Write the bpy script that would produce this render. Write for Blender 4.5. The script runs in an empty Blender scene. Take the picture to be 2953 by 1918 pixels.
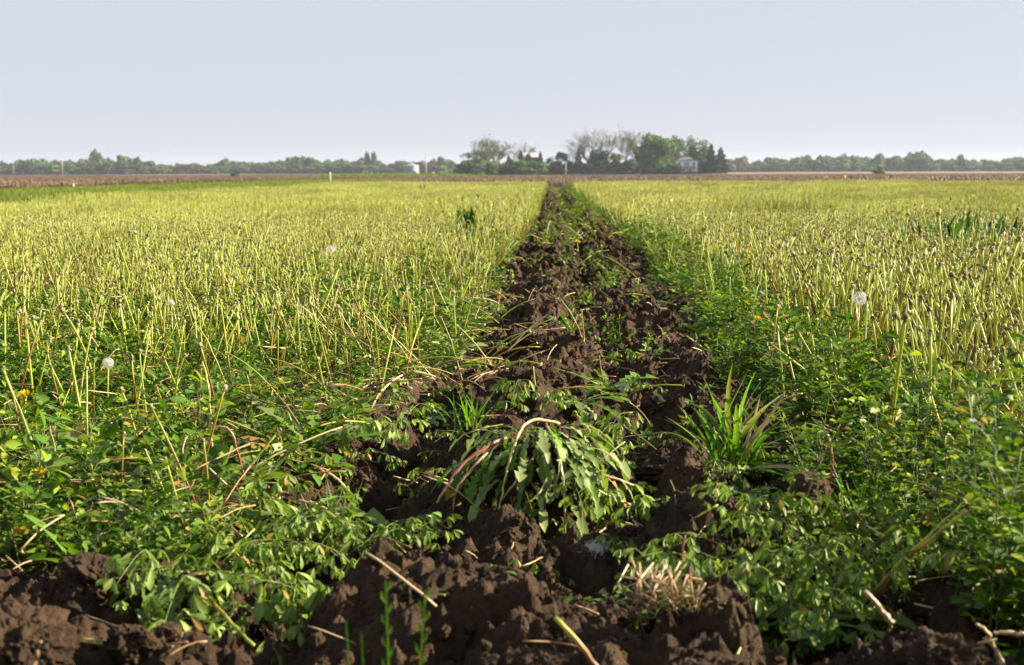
import bpy, math, random
import numpy as np
from mathutils import Vector, Matrix, Euler
R = math.radians
rng = np.random.default_rng(7)
random.seed(7)
sc = bpy.context.scene
COL = sc.collection
PI = math.pi

# ------------------------------------------------------------------ camera
CH = 0.70
FPX = 4101.0                       # focal length in pixels of a 2953 px wide frame
YAW, PITCH, ROLL = R(1.65), -math.atan((959 - 493) / FPX), R(-0.2)
cam_d = bpy.data.cameras.new('camera'); cam = bpy.data.objects.new('camera', cam_d); COL.objects.link(cam)
cam_d.sensor_width = 36.0; cam_d.lens = 36.0 * FPX / 2953.0
cam_d.clip_start = 0.05; cam_d.clip_end = 8000
cam.location = (0, 0, CH)
CM = Matrix.Rotation(YAW, 4, 'Z') @ Matrix.Rotation(R(90) + PITCH, 4, 'X') @ Matrix.Rotation(ROLL, 4, 'Z')
cam.matrix_world = Matrix.Translation((0, 0, CH)) @ CM
cam_d.dof.use_dof = True; cam_d.dof.focus_distance = 4.3; cam_d.dof.aperture_fstop = 8.0
sc.camera = cam
C3 = CM.to_3x3()

def ray(px, py):                    # px,py measured on a 2380 px wide copy of the photograph
    sx, sy = px * 2953 / 2380, py * 2953 / 2380
    return C3 @ Vector(((sx - 1476.5) / FPX, -(sy - 959) / FPX, -1.0))
def at(px, py, z=0.0):
    d = ray(px, py); k = (z - CH) / d.z
    return Vector((d.x * k, d.y * k, z))
def atd(px, py, dist):              # point at forward distance
    d = ray(px, py); k = dist / d.y
    return Vector((d.x * k, dist, CH + d.z * k))
def src(px): return px * 2380 / 2953

# ------------------------------------------------------------------ noise
def _h(ix, iy, iz, seed):
    n = (ix.astype(np.int64) * 73856093) ^ (iy.astype(np.int64) * 19349663) ^ (iz.astype(np.int64) * 83492791) ^ (seed * 2654435761)
    n = n & 0xffffffff
    n = ((n ^ (n >> 15)) * 2246822519) & 0xffffffff
    n = ((n ^ (n >> 13)) * 3266489917) & 0xffffffff
    n = n ^ (n >> 16)
    return (n & 0xffffff) / float(0xffffff)
def vn2(x, y, seed=0):
    x = np.asarray(x, float); y = np.asarray(y, float)
    ix, iy = np.floor(x), np.floor(y); fx, fy = x - ix, y - iy
    u, v = fx*fx*fx*(fx*(fx*6-15)+10), fy*fy*fy*(fy*(fy*6-15)+10)
    z = np.zeros_like(ix)
    a, b = _h(ix, iy, z, seed), _h(ix+1, iy, z, seed); c, d = _h(ix, iy+1, z, seed), _h(ix+1, iy+1, z, seed)
    return ((a*(1-u)+b*u)*(1-v) + (c*(1-u)+d*u)*v) * 2 - 1
def vn3(x, y, z, seed=0):
    ix, iy, iz = np.floor(x), np.floor(y), np.floor(z); fx, fy, fz = x-ix, y-iy, z-iz
    s = lambda f: f*f*(3-2*f)
    u, v, w = s(fx), s(fy), s(fz)
    def g(a, b, c): return _h(ix+a, iy+b, iz+c, seed)
    x00 = g(0,0,0)*(1-u)+g(1,0,0)*u; x10 = g(0,1,0)*(1-u)+g(1,1,0)*u
    x01 = g(0,0,1)*(1-u)+g(1,0,1)*u; x11 = g(0,1,1)*(1-u)+g(1,1,1)*u
    return ((x00*(1-v)+x10*v)*(1-w) + (x01*(1-v)+x11*v)*w) * 2 - 1
def fbm2(x, y, seed=0, o=4, gain=0.5):
    a, t = 1.0, 0
    for k in range(o):
        t = t + a * vn2(x * 2**k, y * 2**k, seed + k); a *= gain
    return t
def ss(a, b, x):
    t = np.clip((np.asarray(x, float) - a) / (b - a), 0, 1); return t*t*(3-2*t)
def domes(x, y, cell, seed, dens=0.8, flat=1.0):   # rounded lumps of soil of about one cell each
    gx, gy = x / cell, y / cell
    gx = gx + 0.28 * vn2(gx*1.7, gy*1.7, seed+50) + .1*vn2(gx*5, gy*5, seed+52); gy = gy + 0.28 * vn2(gx*1.7, gy*1.7, seed+51) + .1*vn2(gx*5, gy*5, seed+53)
    ix, iy = np.floor(gx), np.floor(gy); z = np.zeros_like(ix); out = np.zeros_like(gx)
    for a in (-1, 0, 1):
        for b in (-1, 0, 1):
            cx, cy = ix + a, iy + b
            px = cx + 0.15 + 0.7 * _h(cx, cy, z, seed); py = cy + 0.15 + 0.7 * _h(cx, cy, z+1, seed)
            r = 0.35 + 0.4 * _h(cx, cy, z+2, seed); on = _h(cx, cy, z+3, seed) < dens
            d2 = ((gx-px)**2 + (gy-py)**2) / (r*r)
            out = np.maximum(out, np.where(on & (d2 < 1), r * np.sqrt(np.clip(1-d2, 0, 1)), 0))
    return out * cell * flat

# ------------------------------------------------------------------ terrain
def tz(y):                          # the land sinks slightly beyond the crop
    return -1.3 * np.clip((np.asarray(y, float) - 72) / 628.0, 0, 1)
def xl(y): return -0.30 + 0.04*vn2(y*1.3, 0, 31) - 0.25*(1-ss(3.6, 5.6, y)) + .08*ss(9, 18, y) + .03*vn2(y*5, 0, 33)
def xr(y): return 0.60 + .10*ss(4.5, 7, y) + 0.05*vn2(y*1.1, 4, 32) - 0.20*ss(14, 30, y) + .03*vn2(y*5, 0, 34)

MOUNDS = []                         # (x, y, rx, ry, h)
def mound(px, py, h, rx, ry):
    p = at(px, py, h); MOUNDS.append((p.x, p.y, rx, ry, h))
mound(1030, 1330, .115, .17, .095); mound(1180, 1420, .085, .13, .085); mound(900, 1350, .07, .10, .075)
mound(300, 1330, .07, .22, .12); mound(60, 1440, .085, .20, .12); mound(500, 1420, .03, .14, .10)
mound(1740, 1400, .115, .13, .10); mound(1560, 1420, .10, .11, .09); mound(2080, 1450, .12, .15, .10); mound(2250, 1520, .09, .12, .09)
mound(1540, 1120, .12, .11, .12); mound(1680, 1180, .10, .13, .13); mound(1590, 1010, .12, .07, .09)
mound(1240, 1060, .10, .11, .13); mound(1120, 925, .09, .13, .16); mound(1230, 850, .10, .15, .18); mound(1190, 735, .11, .13, .14)
mound(1350, 1460, .05, .1, .1); mound(1560, 880, .10, .17, .16); mound(1540, 770, .10, .15, .16); mound(1480, 700, .09, .14, .16)
mound(1620, 960, .07, .14, .10); mound(1300, 650, .09, .15, .2); mound(1020, 1230, .03, .08, .08)

def hsoil(x, y):
    x = np.asarray(x, float); y = np.asarray(y, float)
    wx = x + 0.05*vn2(x*3, y*3, 21) ; wy = y + 0.05*vn2(x*3, y*3, 22)
    fore = 1 - ss(2.15, 2.7, y + .12*vn2(x*2.5, 0, 60))          # ploughed headland in front
    l, r = xl(y), xr(y)
    ins = ss(l-.05, l+.07, x) * (1-ss(r-.05, r+.07, x))
    m = np.maximum(ins, fore * (1-ss(.62, .82, x)))
    m = np.clip(m, 0, 1)
    # long furrow profile
    n1 = .6+.5*vn2(0*y, y*1.7, 5); n2 = .6+.5*vn2(0*y+3, y*1.9, 6)
    prof = (.085*n1*np.exp(-((wx+.04)/.17)**2) + .08*n2*np.exp(-((wx-.44)/.16)**2)
            - .10*(1-ss(4.5, 8.0, y))*np.exp(-((wx+.37)/.10)**2) - .03*np.exp(-((wx-.20)/.09)**2))
    h = prof * (1-fore)
    for (mx, my, ax, ay, mh) in MOUNDS:
        h = np.maximum(h, 0) + np.minimum(h, 0) + mh * .85 * np.exp(-(((wx-mx)/ax)**2 + ((wy-my)/ay)**2)*1.2)
    h = h + .022*fbm2(x*5, y*5, 8, 3)
    h = h + 1.15*domes(x, y, .19, 11, .65, .50) + .85*domes(x+.03, y, .085, 12, .65, .6) + .6*domes(x, y, .036, 13, .6, .6) + .5*domes(x, y, .015, 14, .6, .65) - .020*np.abs(vn2(x*16+3, y*16, 61)) - .012*np.abs(vn2(x*38, y*38, 62))
    h = h + .012*fbm2(x*26, y*26, 15, 3, .6) + .006*fbm2(x*90, y*90, 18, 2, .6)
    h = h - .055
    base = -.015 + .012*fbm2(x*4, y*4, 9, 3) + .35*domes(x, y, .03, 16, .5, .5)
    hh = base*(1-m) + h*m
    e = 1 - ss(1.14, 1.24, np.abs(x - .0))                     # slip under the ground sheet at the border
    return hh*e + (-.05)*(1-e)

# ------------------------------------------------------------------ mesh helper
class MB:
    def __init__(s): s.v=[]; s.f=[]; s.m=[]; s.t=[]; s.r=[]
    def add(s, vs, fs, mi=0, t=0.0, r=0.0):
        o=len(s.v); s.v += [tuple(p) for p in vs]; n=len(vs)
        s.t += list(t) if hasattr(t,'__len__') else [t]*n
        s.r += list(r) if hasattr(r,'__len__') else [r]*n
        s.f += [tuple(i+o for i in f) for f in fs]; s.m += [mi]*len(fs)
    def merge(s, o, M=None, mi=None):
        n=len(s.v)
        s.v += [tuple(M @ Vector(p)) for p in o.v] if M is not None else o.v
        s.t += o.t; s.r += o.r
        s.f += [tuple(i+n for i in f) for f in o.f]; s.m += (o.m if mi is None else [mi]*len(o.f))
    def mesh(s, name, mats, smooth=True):
        me = bpy.data.meshes.new(name); me.from_pydata(s.v, [], s.f)
        for m in mats: me.materials.append(m)
        me.polygons.foreach_set('material_index', s.m)
        a = me.attributes.new('t','FLOAT','POINT'); a.data.foreach_set('value', np.array(s.t, float))
        a = me.attributes.new('r','FLOAT','POINT'); a.data.foreach_set('value', np.array(s.r, float))
        if smooth: me.polygons.foreach_set('use_smooth', [True]*len(me.polygons))
        me.update(); return me
    def obj(s, name, mats, parent=None, smooth=True, loc=None, link=True):
        o = bpy.data.objects.new(name, s.mesh(name, mats if isinstance(mats,(list,tuple)) else [mats], smooth))
        if link: COL.objects.link(o)
        if parent is not None: o.parent = parent
        if loc is not None: o.location = loc
        return o
def tag(o, label=None, cat=None, group=None, kind=None):
    if label: o['label']=label
    if cat: o['category']=cat
    if group: o['group']=group
    if kind: o['kind']=kind
    return o
def thing(name, label, cat, loc=(0,0,0), rz=0, group=None, rot=None):
    o = bpy.data.objects.new(name, None); COL.objects.link(o); o.empty_display_size=.05
    o.location = loc; o.rotation_euler = rot if rot is not None else (0,0,rz)
    return tag(o, label, cat, group)
def copy_tree(o, parent=None):
    c = o.copy(); COL.objects.link(c)
    if parent is not None: c.parent = parent
    for ch in o.children: copy_tree(ch, c)
    return c

def frame(d):
    d = d.normalized(); u = Vector((0,0,1)) if abs(d.z) < .95 else Vector((1,0,0))
    a = d.cross(u).normalized(); return a, a.cross(d).normalized()
def tube(mb, path, radii, sides=5, mi=0, t0=0., t1=1., r=0., cap=True):
    n=len(path); vs=[]; ts=[]
    for i,p in enumerate(path):
        d = (path[min(i+1,n-1)] - path[max(i-1,0)])
        a,b = frame(d); rad = radii[i] if hasattr(radii,'__len__') else radii
        for k in range(sides):
            an = 2*PI*k/sides; vs.append(p + a*math.cos(an)*rad + b*math.sin(an)*rad); ts.append(t0+(t1-t0)*i/(n-1))
    fs=[(i*sides+k, i*sides+(k+1)%sides, (i+1)*sides+(k+1)%sides, (i+1)*sides+k) for i in range(n-1) for k in range(sides)]
    if cap: fs += [tuple(range(sides))[::-1], tuple(range((n-1)*sides, n*sides))]
    mb.add(vs, fs, mi, ts, r)
def box(mb, x0,x1,y0,y1,z0,z1, mi=0):
    mb.add([(x0,y0,z0),(x1,y0,z0),(x1,y1,z0),(x0,y1,z0),(x0,y0,z1),(x1,y0,z1),(x1,y1,z1),(x0,y1,z1)],
           [(0,3,2,1),(4,5,6,7),(0,1,5,4),(1,2,6,5),(2,3,7,6),(3,0,4,7)], mi)
def bend(p, d, L, n, g=0.0, wob=0.0, rnd=random):   # a path that starts along d and is bent by gravity
    d = Vector(d).normalized(); p = Vector(p); out=[p.copy()]
    for i in range(n):
        d = (d + Vector((rnd.gauss(0,wob), rnd.gauss(0,wob), -g/n + rnd.gauss(0,wob)*.3))).normalized()
        p = p + d*(L/n); out.append(p.copy())
    return out
def ribbon(mb, path, widths, up=Vector((0,0,1)), mi=0, r=0., fold=.25, twist=0.):
    n=len(path); vs=[]; ts=[]
    for i,p in enumerate(path):
        d=(path[min(i+1,n-1)]-path[max(i-1,0)]).normalized(); s=d.cross(up)
        if s.length<1e-4: s=Vector((1,0,0))
        s.normalize(); nn=s.cross(d); tw=twist*i/n
        s2 = s*math.cos(tw)+nn*math.sin(tw); n2 = nn*math.cos(tw)-s*math.sin(tw)
        w=widths[i]; vs += [p - s2*w + n2*w*fold, p, p + s2*w + n2*w*fold]; ts += [i/(n-1)]*3
    fs=[]
    for i in range(n-1):
        a=i*3; fs += [(a,a+1,a+4,a+3),(a+1,a+2,a+5,a+4)]
    mb.add(vs, fs, mi, ts, r)

# ------------------------------------------------------------------ materials
def newmat(name):
    m = bpy.data.materials.new(name); m.use_nodes=True; nt=m.node_tree
    for n in list(nt.nodes): nt.nodes.remove(n)
    out = nt.nodes.new('ShaderNodeOutputMaterial'); return m, nt, out
def N(nt, typ, **kw):
    n = nt.nodes.new(typ)
    for k,v in kw.items():
        if k.startswith('i_'): n.inputs[k[2:].replace('_',' ')].default_value=v
        else: setattr(n,k,v)
    return n
def ramp(nt, pts, interp='LINEAR'):
    n = nt.nodes.new('ShaderNodeValToRGB'); n.color_ramp.interpolation=interp
    e = n.color_ramp.elements
    while len(e)<len(pts): e.new(.5)
    for k,(p,c) in enumerate(pts): e[k].position=p; e[k].color=(*c,1)
    return n
def M_(nt, op, a, b=None, clamp=False):
    n = nt.nodes.new('ShaderNodeMath'); n.operation=op; n.use_clamp=clamp
    for i,v in enumerate((a,b)):
        if v is None: continue
        if isinstance(v,(int,float)): n.inputs[i].default_value=v
        else: nt.links.new(v, n.inputs[i])
    return n.outputs[0]
def plantmat(name, pts, by='r', tramp=None, trans=.35, rough=.5, spec=.3, objk=1.0, tcol=(1.15,1.25,.55), val=.35):
    """leaf or stem: colour picked by a random number (element 'r' + object random), optionally shifted along 't'"""
    m, nt, out = newmat(name); L=nt.links
    oi = N(nt,'ShaderNodeObjectInfo'); ar = N(nt,'ShaderNodeAttribute', attribute_name='r'); at_ = N(nt,'ShaderNodeAttribute', attribute_name='t')
    x = M_(nt,'ADD', M_(nt,'MULTIPLY', oi.outputs['Random'], objk), ar.outputs['Fac']); x = M_(nt,'FRACT', x)
    if by=='t':
        x2 = M_(nt,'ADD', M_(nt,'MULTIPLY', M_(nt,'SUBTRACT', x, .5), .9), at_.outputs['Fac'], True)
    else: x2 = x
    rp = ramp(nt, pts); L.new(x2, rp.inputs[0])
    y = M_(nt,'FRACT', M_(nt,'MULTIPLY', x, 7.31))
    hs = N(nt,'ShaderNodeHueSaturation'); L.new(rp.outputs[0], hs.inputs['Color'])
    L.new(M_(nt,'ADD', M_(nt,'MULTIPLY', y, 2*val), 1-val), hs.inputs['Value'])
    p = N(nt,'ShaderNodeBsdfPrincipled'); L.new(hs.outputs[0], p.inputs['Base Color'])
    p.inputs['Roughness'].default_value=rough; p.inputs['Specular IOR Level'].default_value=spec
    if trans>0:
        mx = N(nt,'ShaderNodeMix', data_type='RGBA', blend_type='MULTIPLY'); mx.inputs[0].default_value=1
        L.new(hs.outputs[0], mx.inputs[6]); mx.inputs[7].default_value=(*tcol,1)
        tr = N(nt,'ShaderNodeBsdfTranslucent'); L.new(mx.outputs[2], tr.inputs[0])
        ms = N(nt,'ShaderNodeMixShader'); ms.inputs[0].default_value=trans
        L.new(p.outputs[0], ms.inputs[1]); L.new(tr.outputs[0], ms.inputs[2]); L.new(ms.outputs[0], out.inputs[0])
    else: L.new(p.outputs[0], out.inputs[0])
    return m
def simplemat(name, col, rough=.6, spec=.3, nscale=0, namp=.3, metal=0, bump=0):
    m, nt, out = newmat(name); L=nt.links
    p = N(nt,'ShaderNodeBsdfPrincipled'); p.inputs['Base Color'].default_value=(*col,1)
    p.inputs['Roughness'].default_value=rough; p.inputs['Specular IOR Level'].default_value=spec; p.inputs['Metallic'].default_value=metal
    if nscale:
        tc = N(nt,'ShaderNodeTexCoord'); nz = N(nt,'ShaderNodeTexNoise'); nz.inputs['Scale'].default_value=nscale; nz.inputs['Detail'].default_value=5
        L.new(tc.outputs['Object'], nz.inputs['Vector'])
        rp = ramp(nt, [(.3, tuple(c*(1-namp) for c in col)), (.7, tuple(min(1,c*(1+namp)) for c in col))]); L.new(nz.outputs[0], rp.inputs[0])
        L.new(rp.outputs[0], p.inputs['Base Color'])
        if bump:
            b = N(nt,'ShaderNodeBump'); b.inputs['Strength'].default_value=bump; L.new(nz.outputs[0], b.inputs['Height']); L.new(b.outputs[0], p.inputs['Normal'])
    L.new(p.outputs[0], out.inputs[0]); return m
def soilmat(name, dark, light, scale=1.0, red=(.075,.033,.017)):
    m, nt, out = newmat(name); L=nt.links
    g = N(nt,'ShaderNodeNewGeometry')
    def nz(s, d=6, r=.6):
        n = N(nt,'ShaderNodeTexNoise'); n.inputs['Scale'].default_value=s*scale; n.inputs['Detail'].default_value=d; n.inputs['Roughness'].default_value=r
        L.new(g.outputs['Position'], n.inputs['Vector']); return n.outputs[0]
    a, b, c = nz(9), nz(60,6,.65), nz(380,4,.7)
    x = M_(nt,'ADD', M_(nt,'MULTIPLY', a, .45), M_(nt,'MULTIPLY', b, .35)); x = M_(nt,'ADD', x, M_(nt,'MULTIPLY', c, .2))
    rp = ramp(nt, [(.36, dark), (.52, tuple((p+q)/2 for p,q in zip(dark,light))), (.66, light)]); L.new(x, rp.inputs[0])
    mx = N(nt,'ShaderNodeMix', data_type='RGBA'); r2 = ramp(nt, [(.5,(0,0,0)),(.7,(1,1,1))]); L.new(nz(4.5), r2.inputs[0])
    L.new(M_(nt,'MULTIPLY', r2.outputs[0], .5), mx.inputs[0]); L.new(rp.outputs[0], mx.inputs[6]); mx.inputs[7].default_value=(*red,1)
    # pale specks of dry root and grit
    vo = N(nt,'ShaderNodeTexVoronoi'); vo.inputs['Scale'].default_value=120*scale; L.new(g.outputs['Position'], vo.inputs['Vector'])
    sp = M_(nt,'LESS_THAN', vo.outputs['Distance'], .13); wn = N(nt,'ShaderNodeTexWhiteNoise'); L.new(vo.outputs['Position'], wn.inputs[0])
    sp = M_(nt,'MULTIPLY', sp, M_(nt,'GREATER_THAN', wn.outputs[0], .86))
    mx2 = N(nt,'ShaderNodeMix', data_type='RGBA'); L.new(sp, mx2.inputs[0]); L.new(mx.outputs[2], mx2.inputs[6]); mx2.inputs[7].default_value=(.22,.17,.11,1)
    p = N(nt,'ShaderNodeBsdfPrincipled'); L.new(mx2.outputs[2], p.inputs['Base Color']); p.inputs['Roughness'].default_value=.85; p.inputs['Specular IOR Level'].default_value=.25
    bp = N(nt,'ShaderNodeBump'); bp.inputs['Strength'].default_value=.9; bp.inputs['Distance'].default_value=.012
    L.new(M_(nt,'ADD', b, M_(nt,'MULTIPLY', c, .45)), bp.inputs['Height']); L.new(bp.outputs[0], p.inputs['Normal'])
    L.new(p.outputs[0], out.inputs[0]); return m

m_soil = soilmat('soil', (.011,.0062,.0028), (.074,.042,.0185), red=(.095,.056,.025))
m_ground = soilmat('ground_soil', (.012,.009,.005), (.04,.032,.014), red=(.03,.03,.01))
m_alf = plantmat('alfalfa_leaf', [(0,(0.022,0.066,0.005)),(.35,(0.047,0.110,0.007)),(.7,(0.098,0.180,0.011)),(.93,(0.2141,0.2694,0.0253)),(.965,(.15,.24,.03)),(.975,(.36,.27,.05)),(1,(.30,.17,.05))], trans=.38, rough=.5, spec=.22)
m_alfp = plantmat('wilting_leaf', [(0,(0.0722,0.1362,0.0223)),(.4,(0.1263,0.2042,0.0351)),(.75,(0.1804,0.2553,0.0511)),(.93,(0.0992,0.1702,0.0223)),(.965,(.15,.24,.03)),(.975,(.36,.27,.05)),(1,(.30,.17,.05))], trans=.3, rough=.5, spec=.22)
m_alfs = plantmat('alfalfa_stem', [(0,(0.0740,0.1184,0.0222)),(.6,(0.1480,0.1924,0.0518)),(1,(0.1924,0.1628,0.0666))], trans=.15)
m_stalk = plantmat('stalk', [(0,(0.1719,0.0643,0.0233)),(.2,(0.2922,0.1744,0.0350)),(.42,(0.3609,0.3397,0.0544)),(.75,(0.3695,0.4315,0.0739)),(1,(0.4297,0.5049,0.1322))], by='t', trans=.40, rough=.35, spec=.4, tcol=(1.1,1.1,.7), val=.2)
m_dry = plantmat('dry_stem', [(0,(0.2720,0.1600,0.0800)),(.4,(0.4000,0.2960,0.1520)),(.8,(0.4960,0.4160,0.2400)),(1,(0.3040,0.1280,0.0800))], trans=.2, rough=.4, spec=.5, tcol=(1.1,1,.8))
m_head = plantmat('spent_head', [(0,(0.1360,0.1064,0.0403)),(.55,(0.2640,0.2128,0.0979)),(1,(0.5280,0.4712,0.2880))], trans=.1, rough=.8, val=.15)
m_bract = plantmat('bract', [(0,(.08,.085,.03)),(.5,(.17,.15,.07)),(1,(.27,.24,.13))], trans=.15, rough=.8, spec=.1)
m_puff = plantmat('seed_fluff', [(0,(0.6400,0.6400,0.6240)),(1,(0.7200,0.7200,0.7040))], trans=.4, rough=.9, val=.05, tcol=(1,1,1))
m_yel = plantmat('petal', [(0,(.62,.38,.005)),(1,(.75,.52,.01))], trans=.35, rough=.6, val=.1, tcol=(1,1,.6))
m_dleaf = plantmat('dandelion_leaf', [(0,(0.0518,0.1243,0.0147)),(.5,(0.0847,0.1776,0.0200)),(.93,(0.1412,0.2486,0.0333)),(.965,(.15,.24,.03)),(.975,(.36,.27,.05)),(1,(.30,.17,.05))], trans=.36, rough=.5, spec=.22)
m_dpale = plantmat('dandelion_leaf_underside', [(0,(0.0962,0.1480,0.0370)),(.5,(0.1480,0.2072,0.0592)),(1,(0.2072,0.2664,0.0962))], trans=.3, rough=.5, spec=.22)
m_grass = plantmat('grass_blade', [(0,(0.0565,0.1510,0.0100)),(.5,(0.0941,0.2220,0.0166)),(1,(0.1600,0.2930,0.0266))], trans=.45, rough=.5, spec=.22)
m_verge = plantmat('verge_blade', [(0,(.08,.135,.02)),(.5,(.14,.19,.035)),(1,(.22,.25,.06))], trans=.4, rough=.5, spec=.2)
m_dock = plantmat('dock_leaf', [(0,(0.0111,0.0444,0.0059)),(.6,(0.0222,0.0740,0.0089)),(1,(0.0370,0.0962,0.0148))], trans=.3, rough=.5, spec=.25)
m_root = plantmat('root', [(0,(0.1280,0.0720,0.0400)),(1,(0.2720,0.1760,0.1040))], trans=0, rough=.8)
m_yellowing = plantmat('yellowed_leaf', [(0,(0.2400,0.2080,0.0320)),(.5,(0.3360,0.2400,0.0480)),(1,(0.2720,0.1440,0.0480))], trans=.35)

# ------------------------------------------------------------------ plant prototypes
def leaflet(mb, M, L, W, r, mi=0, droop=.2):
    pts = [(0,0),(.35,.62),(.68,1.0),(.9,.62)]
    vs=[M @ Vector((0,0,0))]
    for (a,w) in pts[1:]:
        z=-droop*L*a*a
        vs += [M @ Vector((-w*W/2, a*L, z+.18*w*W)), M @ Vector((0,a*L,z)), M @ Vector((w*W/2, a*L, z+.18*w*W))]
    vs.append(M @ Vector((0,L,-droop*L)))
    fs=[(0,2,1),(0,3,2),(1,2,5,4),(2,3,6,5),(4,5,8,7),(5,6,9,8),(7,8,10),(8,9,10)]
    mb.add(vs, fs, mi, .5, r)
def orient(p, d, roll=0):
    d=d.normalized(); a,b=frame(d)
    M=Matrix(((a.x,d.x,b.x,p.x),(a.y,d.y,b.y,p.y),(a.z,d.z,b.z,p.z),(0,0,0,1)))
    return M @ Matrix.Rotation(roll,4,'Y')
def trifoliate(mb, p, d, s, rnd, mi=0, wilt=0):
    r=rnd.random(); d=d.normalized(); a,b=frame(d)
    for ang in (-1.0, 0, 1.0):
        dd = (d*math.cos(ang)+a*math.sin(ang)); 
        dd = (dd + Vector((0,0,-wilt)) + Vector((rnd.gauss(0,.15),rnd.gauss(0,.15),rnd.gauss(0,.15)))).normalized()
        leaflet(mb, orient(p, dd, rnd.gauss(0,.5)), s*rnd.uniform(.85,1.1), s*rnd.uniform(.30,.46), (r+rnd.uniform(-.12,.12))%1, mi, .1+wilt*.4)
def sprig(seed, H=.2, nodes=11, ls=.021, lean=.3, g=.0, wilt=0., stem_r=.0012, mats=(0,1), side=True):
    rnd=random.Random(seed); mb=MB()
    a=rnd.uniform(0,2*PI); d=Vector((math.cos(a)*lean, math.sin(a)*lean, 1))
    path=bend((0,0,0), d, H, 8, g, .07, rnd)
    tube(mb, path, [stem_r*(1.2-.6*i/8) for i in range(9)], 4, mats[1], r=rnd.random())
    ph=rnd.uniform(0,6)
    for k in range(nodes):
        f=.12+.88*(k/(nodes-1)); i=min(int(f*8),7); q=path[i].lerp(path[i+1], f*8-i) if f<1 else path[8]
        ph+=2.4+rnd.gauss(0,.3); up=.35+.9*f
        dd=Vector((math.cos(ph), math.sin(ph), up-wilt*1.6)).normalized()
        pl=ls*rnd.uniform(.6,1.5)*(1.1-.4*f)
        e=q+dd*pl
        tube(mb, [q, q.lerp(e,.5)+Vector((0,0,.001)), e], stem_r*.45, 3, mats[1], r=rnd.random(), cap=False)
        trifoliate(mb, e, (dd+Vector((0,0,-.3-wilt))), ls*(1.15-.45*f), rnd, mats[0], wilt)
        if side and rnd.random()<.55:
            e2=q+Vector((math.cos(ph+2), math.sin(ph+2), .5-wilt)).normalized()*ls*.9
            trifoliate(mb, e2, (e2-q), ls*.7, rnd, mats[0], wilt)
    return mb
def stalk_parts(seed, H=.28, lean=.12, curve=.1, head='spent', sides=6, seg=7, rad=.0029):
    rnd=random.Random(seed); st=MB(); a=rnd.uniform(0,2*PI)
    d=Vector((math.cos(a)*lean, math.sin(a)*lean, 1)); b=rnd.uniform(0,2*PI)
    p=Vector((0,0,-.01)); path=[p.copy()]; d=d.normalized()
    for i in range(seg):
        d=(d+Vector((math.cos(b),math.sin(b),-.2))*curve/seg).normalized(); p=p+d*H/seg; path.append(p.copy())
    r0=rnd.random()*.0
    tube(st, path, [rad*(1.1-.35*i/seg) for i in range(seg+1)], sides, 0, 0, 1, r0)
    return st, path, d, rnd
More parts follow.
